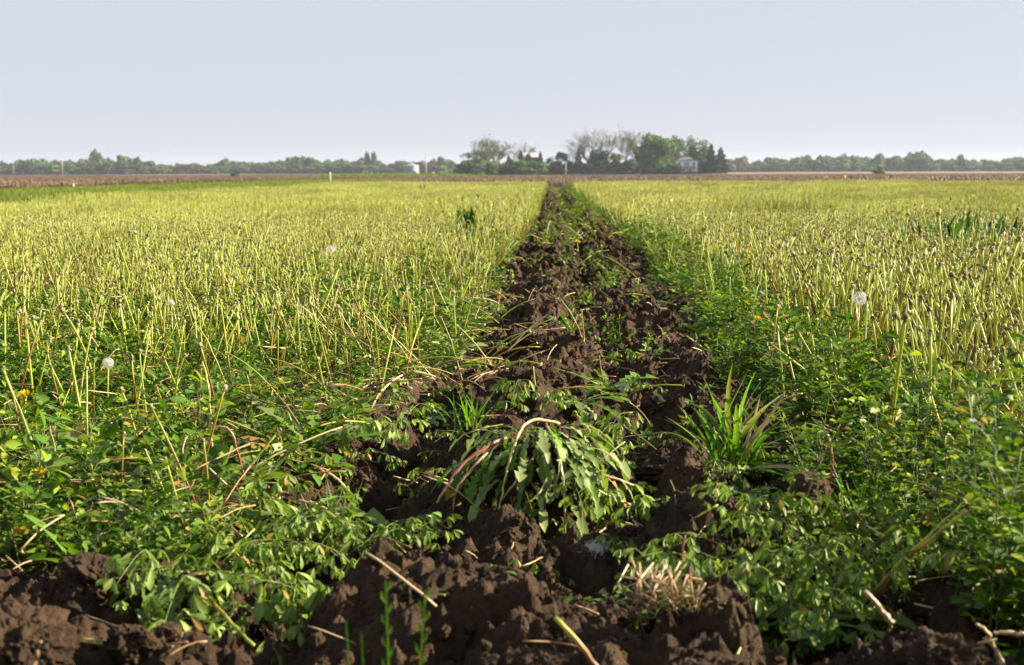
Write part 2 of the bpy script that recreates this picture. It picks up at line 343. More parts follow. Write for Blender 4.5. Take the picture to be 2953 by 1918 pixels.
def headmb(p, d, rnd, kind='spent', s=1.0, detail=True):
    hd=MB(); a,b=frame(d)
    def rings(prof, n, mi, r):
        vs=[]; ts=[]
        for (z,rr) in prof:
            for k in range(n):
                an=2*PI*k/n; vs.append(p+d*z*s+(a*math.cos(an)+b*math.sin(an))*rr*s); ts.append(0)
        fs=[(i*n+k,i*n+(k+1)%n,(i+1)*n+(k+1)%n,(i+1)*n+k) for i in range(len(prof)-1) for k in range(n)]
        fs += [tuple(range((len(prof)-1)*n, len(prof)*n))]
        hd.add(vs,fs,mi,ts,r)
    n=8 if detail else 5
    if kind=='spent':
        rings([(-.002,.0025),(.002,.0048),(.0045,.0052),(.0068,.0038),(.0078,.0012)], n, 0, rnd.random())
        for k in range(9 if detail else 4):
            an=2*PI*k/9+rnd.uniform(-.2,.2) if detail else 2*PI*k/4; o=a*math.cos(an)+b*math.sin(an); s_=o.cross(d)
            L=rnd.uniform(.009,.014); q=p+d*.001*s+o*.0035*s; w=.0017
            e=q+(o*rnd.uniform(.2,.7)-d*rnd.uniform(.5,1.0))*L*s; mdl=q.lerp(e,.5)+o*.002
            hd.add([q-s_*w*s,q+s_*w*s,mdl+s_*w*s*.9,mdl-s_*w*s*.9,e],[(0,1,2,3),(3,2,4)],1,.5,rnd.random())
    elif kind=='bud':
        rings([(-.003,.0025),(.003,.0062),(.009,.0068),(.015,.005),(.020,.0022)], n, 2, rnd.random())
        for k in range(7):
            an=2*PI*k/7; o=a*math.cos(an)+b*math.sin(an); s_=o.cross(d); q=p+o*.004; e=q+o*.005-d*.007
            hd.add([q-s_*.0015,q+s_*.0015,e],[(0,1,2)],2,.5,rnd.random())
    elif kind=='flower':
        rings([(-.004,.0025),(.002,.005),(.008,.0055)], n, 2, rnd.random())
        for k in range(110):
            an=k*2.39996; el=(k/110)**.6*1.25; o=a*math.cos(an)+b*math.sin(an); dd=(o*math.sin(el)+d*math.cos(el)).normalized()
            s_=dd.cross(d); s_=s_.normalized() if s_.length>1e-3 else a
            q=p+d*.007+o*.002; e=q+dd*rnd.uniform(.011,.019)*(.5+.5*el); w=.0013
            hd.add([q-s_*w*.5,q+s_*w*.5,e+s_*w,e-s_*w],[(0,1,2,3)],3,.5,rnd.random())
    elif kind=='puff':
        rings([(-.002,.0025),(.002,.0045),(.0045,.005),(.007,.003)], n, 0, .5)
        Rr=.021*s
        for k in range(110):
            if rnd.random()<.12: continue
            z=1-2*(k+.5)/110; an=k*2.39996; q=math.sqrt(1-z*z); dd=a*math.cos(an)*q+b*math.sin(an)*q+d*z
            if z<-.93: continue
            c=p+d*.004; e=c+dd*Rr*rnd.uniform(.7,.95); tube(hd,[c+dd*.005,e],.00018,3,4,r=rnd.random(),cap=False)
            u,v=frame(dd)
            for j in range(9):
                aj=2*PI*j/9+rnd.uniform(0,.5); o=u*math.cos(aj)+v*math.sin(aj); f=e+o*.0062+dd*.0022; ww=dd.cross(o)*.00016
                hd.add([e-ww,e+ww,f+ww,f-ww],[(0,1,2,3)],4,.5,rnd.random())
    return hd
HM = [m_head, m_bract, m_alfs, m_yel, m_puff]

def dleaf_mb(mb, p, d, L, W, rnd, g=1.2, mi=0, up=None, lobes=6, twist=0.):
    path = bend(p, d, L, lobes*2+1, g, .03, rnd); n=len(path); r=rnd.random()
    vs=[]; ts=[]; up0 = up or Vector((0,0,1))
    for i,q in enumerate(path):
        f=i/(n-1); dd=(path[min(i+1,n-1)]-path[max(i-1,0)]).normalized(); s=dd.cross(up0)
        s = s.normalized() if s.length>1e-3 else Vector((1,0,0)); nn=s.cross(dd)
        tw=twist*f+rnd.gauss(0,.05); s2=s*math.cos(tw)+nn*math.sin(tw)
        env = W*(.30+.85*f)
        if i==0: env=W*.12
        tooth = rnd.uniform(.7,1.15) if i%2 else rnd.uniform(.2,.38)
        if f>.80: tooth = 1.25*(1-f)/.20+.02
        back = (.055*L if i%2 else -.0*L) * (1 if f<.9 else 0)
        w=env*tooth; wl=w*rnd.uniform(.8,1.15); wr=w*rnd.uniform(.8,1.15)
        vs += [q - s2*wl - dd*back + nn*w*.25, q, q + s2*wr - dd*back + nn*w*.25]; ts += [f]*3
    fs=[]
    for i in range(n-1):
        a=i*3; fs += [(a,a+1,a+4,a+3),(a+1,a+2,a+5,a+4)]
    mb.add(vs, fs, mi, ts, r)

# ------------------------------------------------------------------ instancing helper for uncountable stuff
def proto_collection(name, meshes):
    c = bpy.data.collections.new(name)
    for k,me in enumerate(meshes):
        o = bpy.data.objects.new(f'{name}_{k:02d}', me); c.objects.link(o)
    return c
def scatter(name, coll, pos, rot, scl, idx, label=None):
    me = bpy.data.meshes.new(name); n=len(pos); me.vertices.add(n)
    me.vertices.foreach_set('co', np.asarray(pos,float).ravel())
    a=me.attributes.new('rot','FLOAT_VECTOR','POINT'); a.data.foreach_set('vector', np.asarray(rot,float).ravel())
    a=me.attributes.new('scl','FLOAT_VECTOR','POINT'); a.data.foreach_set('vector', np.asarray(scl,float).ravel())
    a=me.attributes.new('idx','INT','POINT'); a.data.foreach_set('value', np.asarray(idx,np.int32))
    o=bpy.data.objects.new(name, me); COL.objects.link(o)
    ng=bpy.data.node_groups.new(name,'GeometryNodeTree')
    ng.interface.new_socket('Geometry',in_out='INPUT',socket_type='NodeSocketGeometry'); ng.interface.new_socket('Geometry',in_out='OUTPUT',socket_type='NodeSocketGeometry')
    gi=ng.nodes.new('NodeGroupInput'); go=ng.nodes.new('NodeGroupOutput')
    ip=ng.nodes.new('GeometryNodeInstanceOnPoints'); ci=ng.nodes.new('GeometryNodeCollectionInfo')
    ci.inputs[0].default_value=coll; ci.inputs['Separate Children'].default_value=True; ci.inputs['Reset Children'].default_value=True
    def na(nm,dt):
        q=ng.nodes.new('GeometryNodeInputNamedAttribute'); q.data_type=dt; q.inputs['Name'].default_value=nm; return q
    r=na('rot','FLOAT_VECTOR'); s=na('scl','FLOAT_VECTOR'); i=na('idx','INT')
    L=ng.links; L.new(gi.outputs[0],ip.inputs['Points']); L.new(ci.outputs[0],ip.inputs['Instance']); ip.inputs['Pick Instance'].default_value=True
    L.new(i.outputs['Attribute'],ip.inputs['Instance Index']); e2r=ng.nodes.new('FunctionNodeEulerToRotation'); L.new(r.outputs['Attribute'],e2r.inputs[0]); L.new(e2r.outputs[0],ip.inputs['Rotation'])
    L.new(s.outputs['Attribute'],ip.inputs['Scale']); L.new(ip.outputs[0],go.inputs[0])
    md=o.modifiers.new('scatter','NODES'); md.node_group=ng
    tag(o, label, None, None, 'stuff'); o['category']=name.replace('_',' ')
    return o

# ------------------------------------------------------------------ ground, soil, fields
def grid_mesh(name, xs, ys, zf, mat, skip=None, smooth=True):
    X,Y=np.meshgrid(xs,ys); Z=zf(X,Y); nx,ny=len(xs),len(ys)
    co=np.stack([X,Y,Z],-1).reshape(-1,3)
    i=np.arange((nx-1)*(ny-1)); a=(i//(nx-1))*nx+i%(nx-1)
    f=np.stack([a,a+1,a+1+nx,a+nx],-1)
    if skip is not None:
        cx=(X[:-1,:-1]+X[1:,1:])/2; cy=(Y[:-1,:-1]+Y[1:,1:])/2; f=f[~skip(cx,cy).ravel()]
    return co,f
def mesh_np(name, cos, fs, mat, smooth=True):
    co=np.concatenate(cos); off=0; ff=[]
    for c,f in zip(cos,fs): ff.append(f+off); off+=len(c)
    f=np.concatenate(ff); me=bpy.data.meshes.new(name)
    me.vertices.add(len(co)); me.vertices.foreach_set('co',co.astype(np.float32).ravel())
    me.loops.add(f.size); me.loops.foreach_set('vertex_index',f.astype(np.int32).ravel())
    me.polygons.add(len(f)); me.polygons.foreach_set('loop_start',np.arange(len(f),dtype=np.int32)*4)
    me.polygons.foreach_set('use_smooth',np.full(len(f),smooth)); me.update(calc_edges=True); me.materials.append(mat)
    o=bpy.data.objects.new(name,me); COL.objects.link(o); return o

bands=[(-1.25,1.25,.0045,1.15,3.6,.0045),(-1.25,1.25,.009,3.6,8.0,.011),(-1.25,1.25,.016,8.0,16,.03),(-1.25,1.25,.03,16,64,.08)]
cs,fs=[],[]
for (x0,x1,dx,y0,y1,dy) in bands:
    c,f=grid_mesh('s',np.linspace(x0,x1,int((x1-x0)/dx)+1),np.linspace(y0,y1,int((y1-y0)/dy)+1),hsoil,m_soil); cs.append(c); fs.append(f)
o=mesh_np('ploughed_soil',cs,fs,m_soil,False); tag(o,kind='structure')

def axis(lims): return np.unique(np.concatenate([np.arange(a,b,s) for a,b,s in lims]).round(4))
gx=axis([(-1500,-60,60),(-60,-6,3),(-6,-1.2,.4),(-1.2,1.21,.4),(1.2,6,.4),(6,60,3),(60,1501,60)])
gy=axis([(-40,1.2,2.06),(1.2,64,.8),(64,100,4),(100,700,40),(700,3400,100)])
def gz(X,Y): return -.015+.01*vn2(X*.8,Y*.8,3)*(Y<90)+tz(Y)
c,f=grid_mesh('g',gx,gy,gz,m_ground,skip=lambda x,y:(np.abs(x)<1.2)&(y>1.2)&(y<63.2))
o=mesh_np('ground',[c],[f],m_ground); tag(o,kind='structure')

def fieldmat(name, c1, c2, c3, stretch=(.6,.12)):
    m, nt, out = newmat(name); L=nt.links; g=N(nt,'ShaderNodeNewGeometry'); mp=N(nt,'ShaderNodeMapping'); L.new(g.outputs['Position'],mp.inputs[0])
    mp.inputs['Scale'].default_value=(stretch[0],stretch[1],1); a=N(nt,'ShaderNodeTexNoise'); a.inputs['Scale'].default_value=1; a.inputs['Detail'].default_value=8; a.inputs['Roughness'].default_value=.7; L.new(mp.outputs[0],a.inputs[0])
    b=N(nt,'ShaderNodeTexNoise'); b.inputs['Scale'].default_value=.02; L.new(g.outputs['Position'],b.inputs[0])
    rp=ramp(nt,[(.3,c1),(.5,c2),(.72,c3)]); L.new(M_(nt,'ADD',M_(nt,'MULTIPLY',a.outputs[0],.75),M_(nt,'MULTIPLY',b.outputs[0],.25)),rp.inputs[0])
    p=N(nt,'ShaderNodeBsdfPrincipled'); p.inputs['Roughness'].default_value=.9; p.inputs['Specular IOR Level'].default_value=.1; L.new(rp.outputs[0],p.inputs[0]); L.new(p.outputs[0],out.inputs[0]); return m
m_bare=fieldmat('bare_field',(.034,.021,.013),(.060,.039,.025),(.10,.070,.046))
m_tan=fieldmat('tan_field',(.14,.105,.08),(.19,.145,.11),(.24,.19,.145))
m_track=fieldmat('track',(.16,.13,.09),(.24,.20,.14),(.32,.27,.2),(1,1))
def sheet(name,xs,ys,mat,dz,skip=None,rel=lambda X,Y:0*X):
    c,f=grid_mesh(name,np.asarray(xs,float),np.asarray(ys,float),lambda X,Y:gz(X,Y)+dz+rel(X,Y),mat,skip=skip); o=mesh_np(name,[c],[f],mat); tag(o,kind='structure'); return o
sheet('bare_field',axis([(-900,-20,8),(-20,61,3),(60,901,20)]),axis([(62.5,100,2.5),(100,700,10),(700,1330,40)]),m_bare,.07,rel=lambda X,Y:.05*vn2(X*.7,Y*.5,71))
sheet('bare_field_beside_verge',axis([(-200,-19,3)]),axis([(10,63,2.65)]),m_bare,.05,rel=lambda X,Y:.03*vn2(X*.7,Y*.5,72))
sheet('tan_field',np.arange(70,900,20),np.arange(560,1290,30),m_tan,.20)
sheet('tan_field_beyond_crop',np.arange(-310,-190,10),np.arange(900,1190,30),m_tan,.22)
sheet('track',np.arange(-17.2,-14.4,.9),np.arange(30,120,3.),m_track,.04)
rd=MB(); rd.v=[]
sheet('road',np.arange(-62,-47,2.),np.arange(500,700,20.),m_track,.14)

# ------------------------------------------------------------------ densities
def inside(x,y): return (x>xl(y)) & (x<xr(y))
def fore(x,y): return (y<2.42+.14*vn2(x*2.5,0,60)) & (x<.58+.16*(y<1.98))
def d_alf(x,y):
    n=fbm2(x*1.6,y*1.6,41,3)
    lft=ss(0,.10,xl(y)-x)*(1-.75*((y<3.9)&(y>2.5)&(x>-.80)&(vn2(x*6,y*4,77)>.0)))
    rgt=ss(-.02,.08,x-xr(y))
    d=np.where(x<.1,lft,rgt)
    nearb=np.where(x<.1,1-.42*ss(8,13,y+2*n),1-.62*ss(.95,1.3,x+.2*n)*ss(3.0,4.2,y))
    return d*nearb*np.where(fore(x,y),0,1)*np.clip(.62+.75*n+.45*vn2(x*6,y*6,48),0.12,1)
def d_stk(x,y):
    n=fbm2(x*.9,y*.9,43,3); n2=fbm2(x*3,y*3,44,2)
    L_=np.clip(.20+.6*ss(3.7,5.2,y)+.6*ss(6.5,11.,y+2.*n),0,1)*(1-.35*ss(-1.4,-.6,x))*np.where(x<xl(y)-.05,1,0)
    Rr=(.13+.87*ss(.86,1.08,x+.12*n))*ss(2.9,3.8,y+.3*n)*np.where(x>xr(y)+.05,1,0)
    dk=1-.9*np.exp(-(((x-3.7)/.75)**2+((y-11.5)/.8)**2)**2)
    dk=dk*np.where((np.abs(x+.0617*y)<.14)&(y>13.2),0,1)
    return np.where(x<.1,L_,Rr)*np.clip(.82+.55*n2+.35*n,.10,1.0)*np.where(fore(x,y),0,1)*dk
XEDGE=-9.3
def sample(n_per_m2, y0, y1, dens, slope=.47, xmargin=.35, x_lo=None, x_hi=None, far_falloff=None):
    pts=[]; y=y0
    while y<y1:
        dy=min(.5,y1-y) if y<16 else min(2.,y1-y)
        a=max(XEDGE, -(slope*y+xmargin)); b=slope*(y+dy)*.95+xmargin
        if x_lo is not None: a=max(a,x_lo)
        if x_hi is not None: b=min(b,x_hi)
        nn=int(n_per_m2*(far_falloff(y) if far_falloff else 1)*(b-a)*dy)
        if nn>0 and b>a:
            xx=rng.uniform(a,b,nn); yy=rng.uniform(y,y+dy,nn); k=rng.random(nn)<dens(xx,yy); pts.append(np.stack([xx[k],yy[k]],-1))
        y+=dy
    return np.concatenate(pts)
def soilz(x,y): return np.where(np.abs(x)<1.2, hsoil(x,y), -.015)
def eul(n, tilt=.15): return np.stack([rng.normal(0,tilt,n), rng.normal(0,tilt,n), rng.uniform(0,2*PI,n)],-1)
def sc3(s): return np.stack([s,s,s],-1)
FR_INV = cam.matrix_world.inverted()
def project(P):                     # pixel position on the 2380 copy, and depth
    q = FR_INV @ Vector(P); z=-q.z
    return ((q.x/z*FPX+1476.5)*2380/2953, (-q.y/z*FPX+959)*2380/2953, z)

# ------------------------------------------------------------------ near alfalfa
alf_protos=[sprig(100+k, H=random.Random(k).uniform(.13,.21), nodes=9+k%4, ls=.031+.010*(k%3), lean=.15+.12*(k%4)) for k in range(10)]
alf_meshes=[p.mesh(f'alfalfa_proto_{k}',[m_alf,m_alfs]) for k,p in enumerate(alf_protos)]
wilt_protos=[sprig(300+k, H=.22+.03*(k%3), nodes=11, ls=.029+.008*(k%3), lean=.9, g=1.6, wilt=.5) for k in range(6)]
wilt_meshes=[p.mesh(f'wilted_proto_{k}',[m_alfp,m_alfs]) for k,p in enumerate(wilt_protos)]
A=sample(330,1.3,7.0,d_alf); B=sample(190,7.0,15.0,d_alf)
cA=proto_collection('alfalfa_sprigs',alf_meshes)
P=np.concatenate([A,B]); print('alfalfa',len(P))
inview=[]
sA=rng.uniform(.7,1.15,len(P))*np.where(P[:,0]<.1, .90-.12*ss(3.8,5,P[:,1]), .95-.36*ss(1.0,1.35,P[:,0])*ss(2.8,3.6,P[:,1]))*(1+.38*vn2(P[:,0]*3.5,P[:,1]*3.5,205))
rA=eul(len(P),.22); iA=rng.integers(0,10,len(P)); zA=soilz(P[:,0],P[:,1])-.012
own=np.zeros(len(P),bool)
cand=[]
for k in np.where(P[:,1]<4.2)[0]:
    u,v,_=project((P[k,0],P[k,1],.08))
    if 15<u<2365 and v<1530: cand.append((P[k,1],k))
cand.sort(); cand=[k for _,k in cand][::2][:180]
def place_word(x,y,u):
    side = 'left' if x<.1 else 'right'
    return side
for k in cand: own[k]=True
def region(u,v):
    if u<330: a='at the left edge of the photo'
    elif u<700: a='left of the furrow' 
    elif u<1100: a='on the left lip of the furrow'
    elif u<1700: a='beside the ploughed strip'
    elif u<2050: a='right of the ploughed strip'
    else: a='at the right edge of the photo'
    return a
for k in cand:
    x,y=P[k]; u,v,_=project((x,y,.08))
    h=('low' if sA[k]<.85 else 'tall' if sA[k]>1.1 else 'mid-height')
    dpt=('in the closest patch' if y<2.7 else 'in the near cover' if y<3.4 else 'farther back')
    o=bpy.data.objects.new('alfalfa_plant',alf_meshes[iA[k]]); COL.objects.link(o)
    o.location=(x,y,zA[k]); o.rotation_euler=rA[k]; o.scale=(sA[k],)*3
    tag(o,f'{h} green alfalfa sprig {region(u,v)}, {dpt}','alfalfa plant','alfalfa plants in the near field')
q=~own
scatter('alfalfa_cover',cA,np.column_stack([P[q],zA[q]]),rA[q],sc3(sA[q]),iA[q],'green alfalfa ground cover between the dandelion stalks')

# ------------------------------------------------------------------ near dandelion stalks
stem_meshes=[];head_meshes=[];comb=[];tops=[]
for k in range(14):
    cv=[.05,.15,.3,.1,.6,.08,.25][k%7]; kind='bud' if k==13 else 'spent'
    st,path,d,rnd=stalk_parts(500+k,H=1.0*(.22+.012*(k%8)),lean=[.04,.1,.18,.3][k%4],curve=cv)
    hd=headmb(path[-1],d,rnd,kind,.88 if kind=='spent' else .75)
    stem_meshes.append(st.mesh(f'stem_proto_{k}',[m_stalk])); head_meshes.append(hd.mesh(f'head_proto_{k}',HM))
    cmb=MB(); cmb.merge(st,mi=0); hh=MB(); hh.merge(hd); hh.m=[x+1 for x in hh.m]; cmb.merge(hh); comb.append(cmb.mesh(f'stalk_proto_{k}',[m_stalk]+HM))
S=sample(285,2.6,15.0,d_stk); print('stalks',len(S))
sS=rng.uniform(.62,1.15,len(S))*np.where(S[:,0]>.1,1.12+.18*(S[:,1]<8),1.04); sS*=np.where(rng.random(len(S))<.04,1.3,1)
tilt=np.where(rng.random(len(S))<.14,.45,.12); tilt=np.where(S[:,0]<.1,tilt*1.3,tilt)
rS=np.stack([rng.normal(0,1,len(S))*tilt,rng.normal(0,1,len(S))*tilt,rng.uniform(0,2*PI,len(S))],-1)
iS=rng.integers(0,14,len(S)); zS=soilz(S[:,0],S[:,1])
cand=[]
for k in np.where(S[:,1]<8)[0]:
    u,v,_=project((S[k,0],S[k,1],.2))
    if 5<u<2375: cand.append((S[k,1]/sS[k],k))
cand.sort(); cand=[k for _,k in cand][:290]; own=np.zeros(len(S),bool); own[cand]=True
for k in cand:
    x,y=S[k]; u,v,_=project((x,y,.2)); i=int(iS[k])
    E=Euler(rS[k]).to_matrix(); top=E@Vector((0,0,1)); M3=C3.inverted()@top; ln=M3.x
    lean='leaning left' if ln<-.16 else 'leaning right' if ln>.16 else 'nearly upright'
    hgt='tall' if sS[k]>1.12 else 'short' if sS[k]<.8 else 'medium-tall'
    hd='green bud' if i==13 else 'grey head'
    where=('at the right edge' if u>2050 else 'right of the furrow' if u>1300 else 'just left of the furrow' if u>800 else 'in the left field' if u>330 else 'at the left edge')
    dep='closest rows' if y<4.4 else 'middle rows' if y<6 else 'rear rows'
    t=thing('dandelion_stalk',f'{hgt} stalk, {lean}, {hd}, {where}, {dep}','dandelion stalk',(x,y,zS[k]),0,'leafless dandelion stalks in the near field',rot=tuple(rS[k])); t.scale=(sS[k],)*3
    for nm,me in (('stem',stem_meshes[i]),('flower_bud' if i==13 else 'seed_head',head_meshes[i])):
        o=bpy.data.objects.new(nm,me); COL.objects.link(o); o.parent=t
q=~own
cS=proto_collection('stalks',comb)
scatter('dandelion_stalks_beyond',cS,np.column_stack([S[q],zS[q]]),rS[q],sc3(sS[q]),iS[q],'dense stand of leafless yellow-green dandelion stalks')

# low dandelion leaves inside the cover
def lowros(seed):
    rnd=random.Random(seed); mb=MB()
    for k in range(9):
        a=k*2.4; dleaf_mb(mb,(0,0,.0),(math.cos(a),math.sin(a),rnd.uniform(.5,1.6)),rnd.uniform(.11,.19),rnd.uniform(.012,.019),rnd,rnd.uniform(.5,1.1),lobes=5,twist=rnd.gauss(0,.5))
    return mb
lr_=[lowros(1150+k).mesh(f'low_rosette_{k}',[m_dpale if k%3==0 else m_dleaf]) for k in range(6)]
G=sample(42,1.6,9,lambda x,y: np.clip(d_alf(x,y)*1.6,0,1)); n=len(G)
scatter('dandelion_leaves',proto_collection('rosettes',lr_),np.column_stack([G,soilz(G[:,0],G[:,1])]),eul(n,.2),sc3(rng.uniform(.6,1.1,n)),rng.integers(0,6,n),'toothed dandelion leaves mixed into the alfalfa cover')
# ------------------------------------------------------------------ far crop: square metre patches and single low detail plants by the strip
def far_patch(seed, size, ns, na):
    rnd=random.Random(seed); mb=MB()
    for _ in range(ns):
        x,y=rnd.uniform(-size/2,size/2),rnd.uniform(-size/2,size/2); H=rnd.uniform(.19,.31); l=.22 if rnd.random()<.2 else .07
        b=Vector((x,y,0)); e=b+Vector((rnd.gauss(0,l)*H,rnd.gauss(0,l)*H,H)); m=b.lerp(e,.5)+Vector((rnd.gauss(0,.006),rnd.gauss(0,.006),0)); r=rnd.random()
        tube(mb,[b,m,e],[.0038,.0035,.003],3,0,0,1,r,cap=False)
        s=rnd.uniform(.0030,.0058); c=e
        mb.add([c+Vector((s,0,0)),c+Vector((-s,0,0)),c+Vector((0,s,0)),c+Vector((0,-s,0)),c+Vector((0,0,s)),c-Vector((0,0,s*1.8))],
               [(0,2,4),(2,1,4),(1,3,4),(3,0,4),(2,0,5),(1,2,5),(3,1,5),(0,3,5)],1 if rnd.random()<.75 else 2,.5,rnd.random())
    for _ in range(na):
        x,y=rnd.uniform(-size/2,size/2),rnd.uniform(-size/2,size/2); H=rnd.uniform(.06,.19)
        for k in range(9):
            z=H*(k+1)/9; a=rnd.uniform(0,6.28); p=Vector((x+rnd.gauss(0,.02),y+rnd.gauss(0,.02),z)); r=rnd.random()
            for j in range(2):
                dd=Vector((math.cos(a+j*1.5),math.sin(a+j*1.5),rnd.uniform(-.2,.5))).normalized(); s_,n_=frame(dd); w=rnd.uniform(.005,.008); L=rnd.uniform(.018,.03)
                mb.add([p,p+dd*L*.5-s_*w,p+dd*L,p+dd*L*.5+s_*w],[(0,1,2,3)],3,.5,r)
    return mb
FM=[m_stalk,m_head,m_bract,m_alf]
pm=[far_patch(900+k,1.1,205,150).mesh(f'patch_{k}',FM) for k in range(7)]
pts=[]
y=15.5
while y<62.5:
    a=max(XEDGE+.5,-(.47*y)); b=.46*y+1
    x=a
    while x<b:
        xx=x+rng.uniform(-.15,.15); yy=y+rng.uniform(-.15,.15)
        if (xx<-1.15 or xx>1.45) and not (xx>-2.0 and xx<0 and y<21): pts.append((xx,yy))
        x+=1.0
    y+=1.0
pts=np.array(pts)
scatter('dandelion_field_far',proto_collection('patches',pm),np.column_stack([pts,np.full(len(pts),-.015)]),np.stack([rng.normal(0,.02,len(pts)),rng.normal(0,.02,len(pts)),rng.integers(0,4,len(pts))*PI/2+rng.normal(0,.1,len(pts))],-1),np.stack([np.ones(len(pts)),np.ones(len(pts)),.88+.22*fbm2(pts[:,0]*.3,pts[:,1]*.3,81,3)],-1),rng.integers(0,7,len(pts)),'far part of the dandelion field, a yellow-green mass of stalks')
# band beside the strip
lowst=[far_patch(950+k,.05,3,0).mesh(f'lowstalk_{k}',FM) for k in range(6)]
lowal=[far_patch(970+k,.07,0,2).mesh(f'lowalf_{k}',FM) for k in range(6)]
def dl(x,y): return np.where((x<xl(y)-.03)|(x>xr(y)+.03),1,0)*np.where((np.abs(x+.0617*y)<.15+.04*vn2(y*2,y*0,7))&(y>13)&(y<19.8),0,1)*np.where((x<-1.6)&(y>20.6),0,1)
fo=lambda y: 1-.6*float(ss(15,40,y))
Q=sample(75,15,63,lambda x,y: dl(x,y)*np.where(x>0,ss(.7,.95,x),1),x_lo=-2.3,x_hi=1.95,far_falloff=fo); n=len(Q)
scatter('dandelion_stalks_by_furrow',proto_collection('lowstalks',lowst),np.column_stack([Q,soilz(Q[:,0],Q[:,1])]),eul(n,.12),sc3(rng.uniform(.8,1.1,n)),rng.integers(0,6,n),'dandelion stalks along the far part of the furrow')
Q=sample(110,15,63,lambda x,y: dl(x,y)*np.where(x>0,1-.6*ss(.62,.85,x),1)+.12*((x>.1)&(x<.5)),x_lo=-1.6,x_hi=1.95,far_falloff=fo); n=len(Q)
scatter('alfalfa_by_furrow',proto_collection('lowalfalfa',lowal),np.column_stack([Q,soilz(Q[:,0],Q[:,1])]),eul(n,.3),sc3(rng.uniform(.8,1.4,n)),rng.integers(0,6,n),'green alfalfa along the far part of the furrow')

# ------------------------------------------------------------------ grass verge
def tuft(seed,n,H,spread,mat_i=0,w=.003):
    rnd=random.Random(seed); mb=MB()
    for _ in range(n):
        a=rnd.uniform(0,2*PI); p=Vector((rnd.gauss(0,spread),rnd.gauss(0,spread),0)); d=Vector((math.cos(a)*rnd.uniform(.1,.7),math.sin(a)*rnd.uniform(.1,.7),1))
        L=H*rnd.uniform(.5,1.1); path=bend(p,d,L,4,rnd.uniform(.2,1.2),.03,rnd); ribbon(mb,path,[w,w*1.2,w,w*.6,w*.05],r=rnd.random(),mi=mat_i)
    return mb
vt=[tuft(1200+k,40,.22,.10,w=.007).mesh(f'verge_{k}',[m_verge]) for k in range(5)]
n=15000; yy=10+ (rng.random(n)**1.3)*110; xx=rng.uniform(-20.5,-9.0,n)+.25*vn2(yy,yy*0,90)
k=~((xx>-17.0)&(xx<-14.6)&(vn2(xx*.2,yy*.15,92)>-.35))&(np.abs(xx)<.5*yy+2); xx,yy=xx[k],yy[k]; n=len(xx)
hs=rng.uniform(.6,1.3,n)*np.where(xx<-17,.7,1.05)
scatter('verge_grass',proto_collection('vergetufts',vt),np.column_stack([xx,yy,-.02+tz(yy)]),eul(n,.1),np.stack([np.ones(n)*1.3,np.ones(n)*1.3,hs],-1),rng.integers(0,5,n),'bright green grass on the verge left of the crop')
# green strips at the far end of the crop, and the one before the grain bin
n=2600; xx=rng.uniform(4,31,n); yy=63.3+rng.normal(0,.5,n)+.3*vn2(xx*.5,xx*0,4); k=rng.random(n)<np.clip(.45+.8*vn2(xx*.25,xx*0,93)+np.where(xx<11,.6,0),0,1); xx,yy=xx[k],yy[k]
n2=5000; x2=rng.uniform(-76,-37,n2); y2=rng.uniform(250,500,n2); x2=-9.5-(y2-62)*.10+rng.normal(0,6,n2); kk=(x2<0); x2,y2=x2[kk],y2[kk]
XX=np.concatenate([xx,x2]); YY=np.concatenate([yy,y2]); sz=np.concatenate([rng.uniform(.9,1.5,len(xx)),rng.uniform(3,5,len(x2))]); n=len(XX)
scatter('far_grass',proto_collection('fargrass',vt[:3]),np.column_stack([XX,YY,tz(YY)]),eul(n,.1),np.stack([sz,sz,sz*.75],-1),rng.integers(0,3,n),'green grass strips at the far end of the crop')
# corn stubble in the bare field
def stubmb(seed):
    rnd=random.Random(seed); mb=MB()
    for k in range(5):
        p=Vector((rnd.uniform(-.8,.8),rnd.uniform(-.3,.3),0)); e=p+Vector((rnd.gauss(0,.05),rnd.gauss(0,.05),rnd.uniform(.12,.3))); tube(mb,[p,e],.018,4,0,r=rnd.random())
        q=p+Vector((rnd.gauss(0,.3),rnd.gauss(0,.3),.03)); a=rnd.uniform(0,3); ribbon(mb,[q,q+Vector((math.cos(a)*.15,math.sin(a)*.15,.03)),q+Vector((math.cos(a)*.35,math.sin(a)*.35,0))],[.02,.03,.01],r=rnd.random())
    return mb
m_stub=plantmat('stubble',[(0,(.06,.04,.022)),(.5,(.11,.075,.045)),(1,(.19,.14,.09))],trans=.1)
n=9000; yy=62+rng.random(n)**1.5*300; xx=rng.uniform(-1,1,n)*(.42*yy+2); k=(xx>0)|(rng.random(n)<.9); xx,yy=xx[k],yy[k]
xa=rng.uniform(-40,-19.5,3500); ya=rng.uniform(30,64,3500); xx=np.concatenate([xx,xa]); yy=np.concatenate([yy,ya]); k=~((xx>-21)&(xx<-9)&(yy<130)); xx,yy=xx[k],yy[k]; xx=np.where(xx<-9,np.round(xx/.76)*.76,xx); n=len(xx)
scatter('field_stubble',proto_collection('stubs',[stubmb(k).mesh(f'stub_{k}',[m_stub]) for k in range(4)]),np.column_stack([xx,yy,tz(yy)+.05]),eul(n,.08),sc3(rng.uniform(.6,1.1,n)),rng.integers(0,4,n),'dry crop stubble standing in the bare brown field')
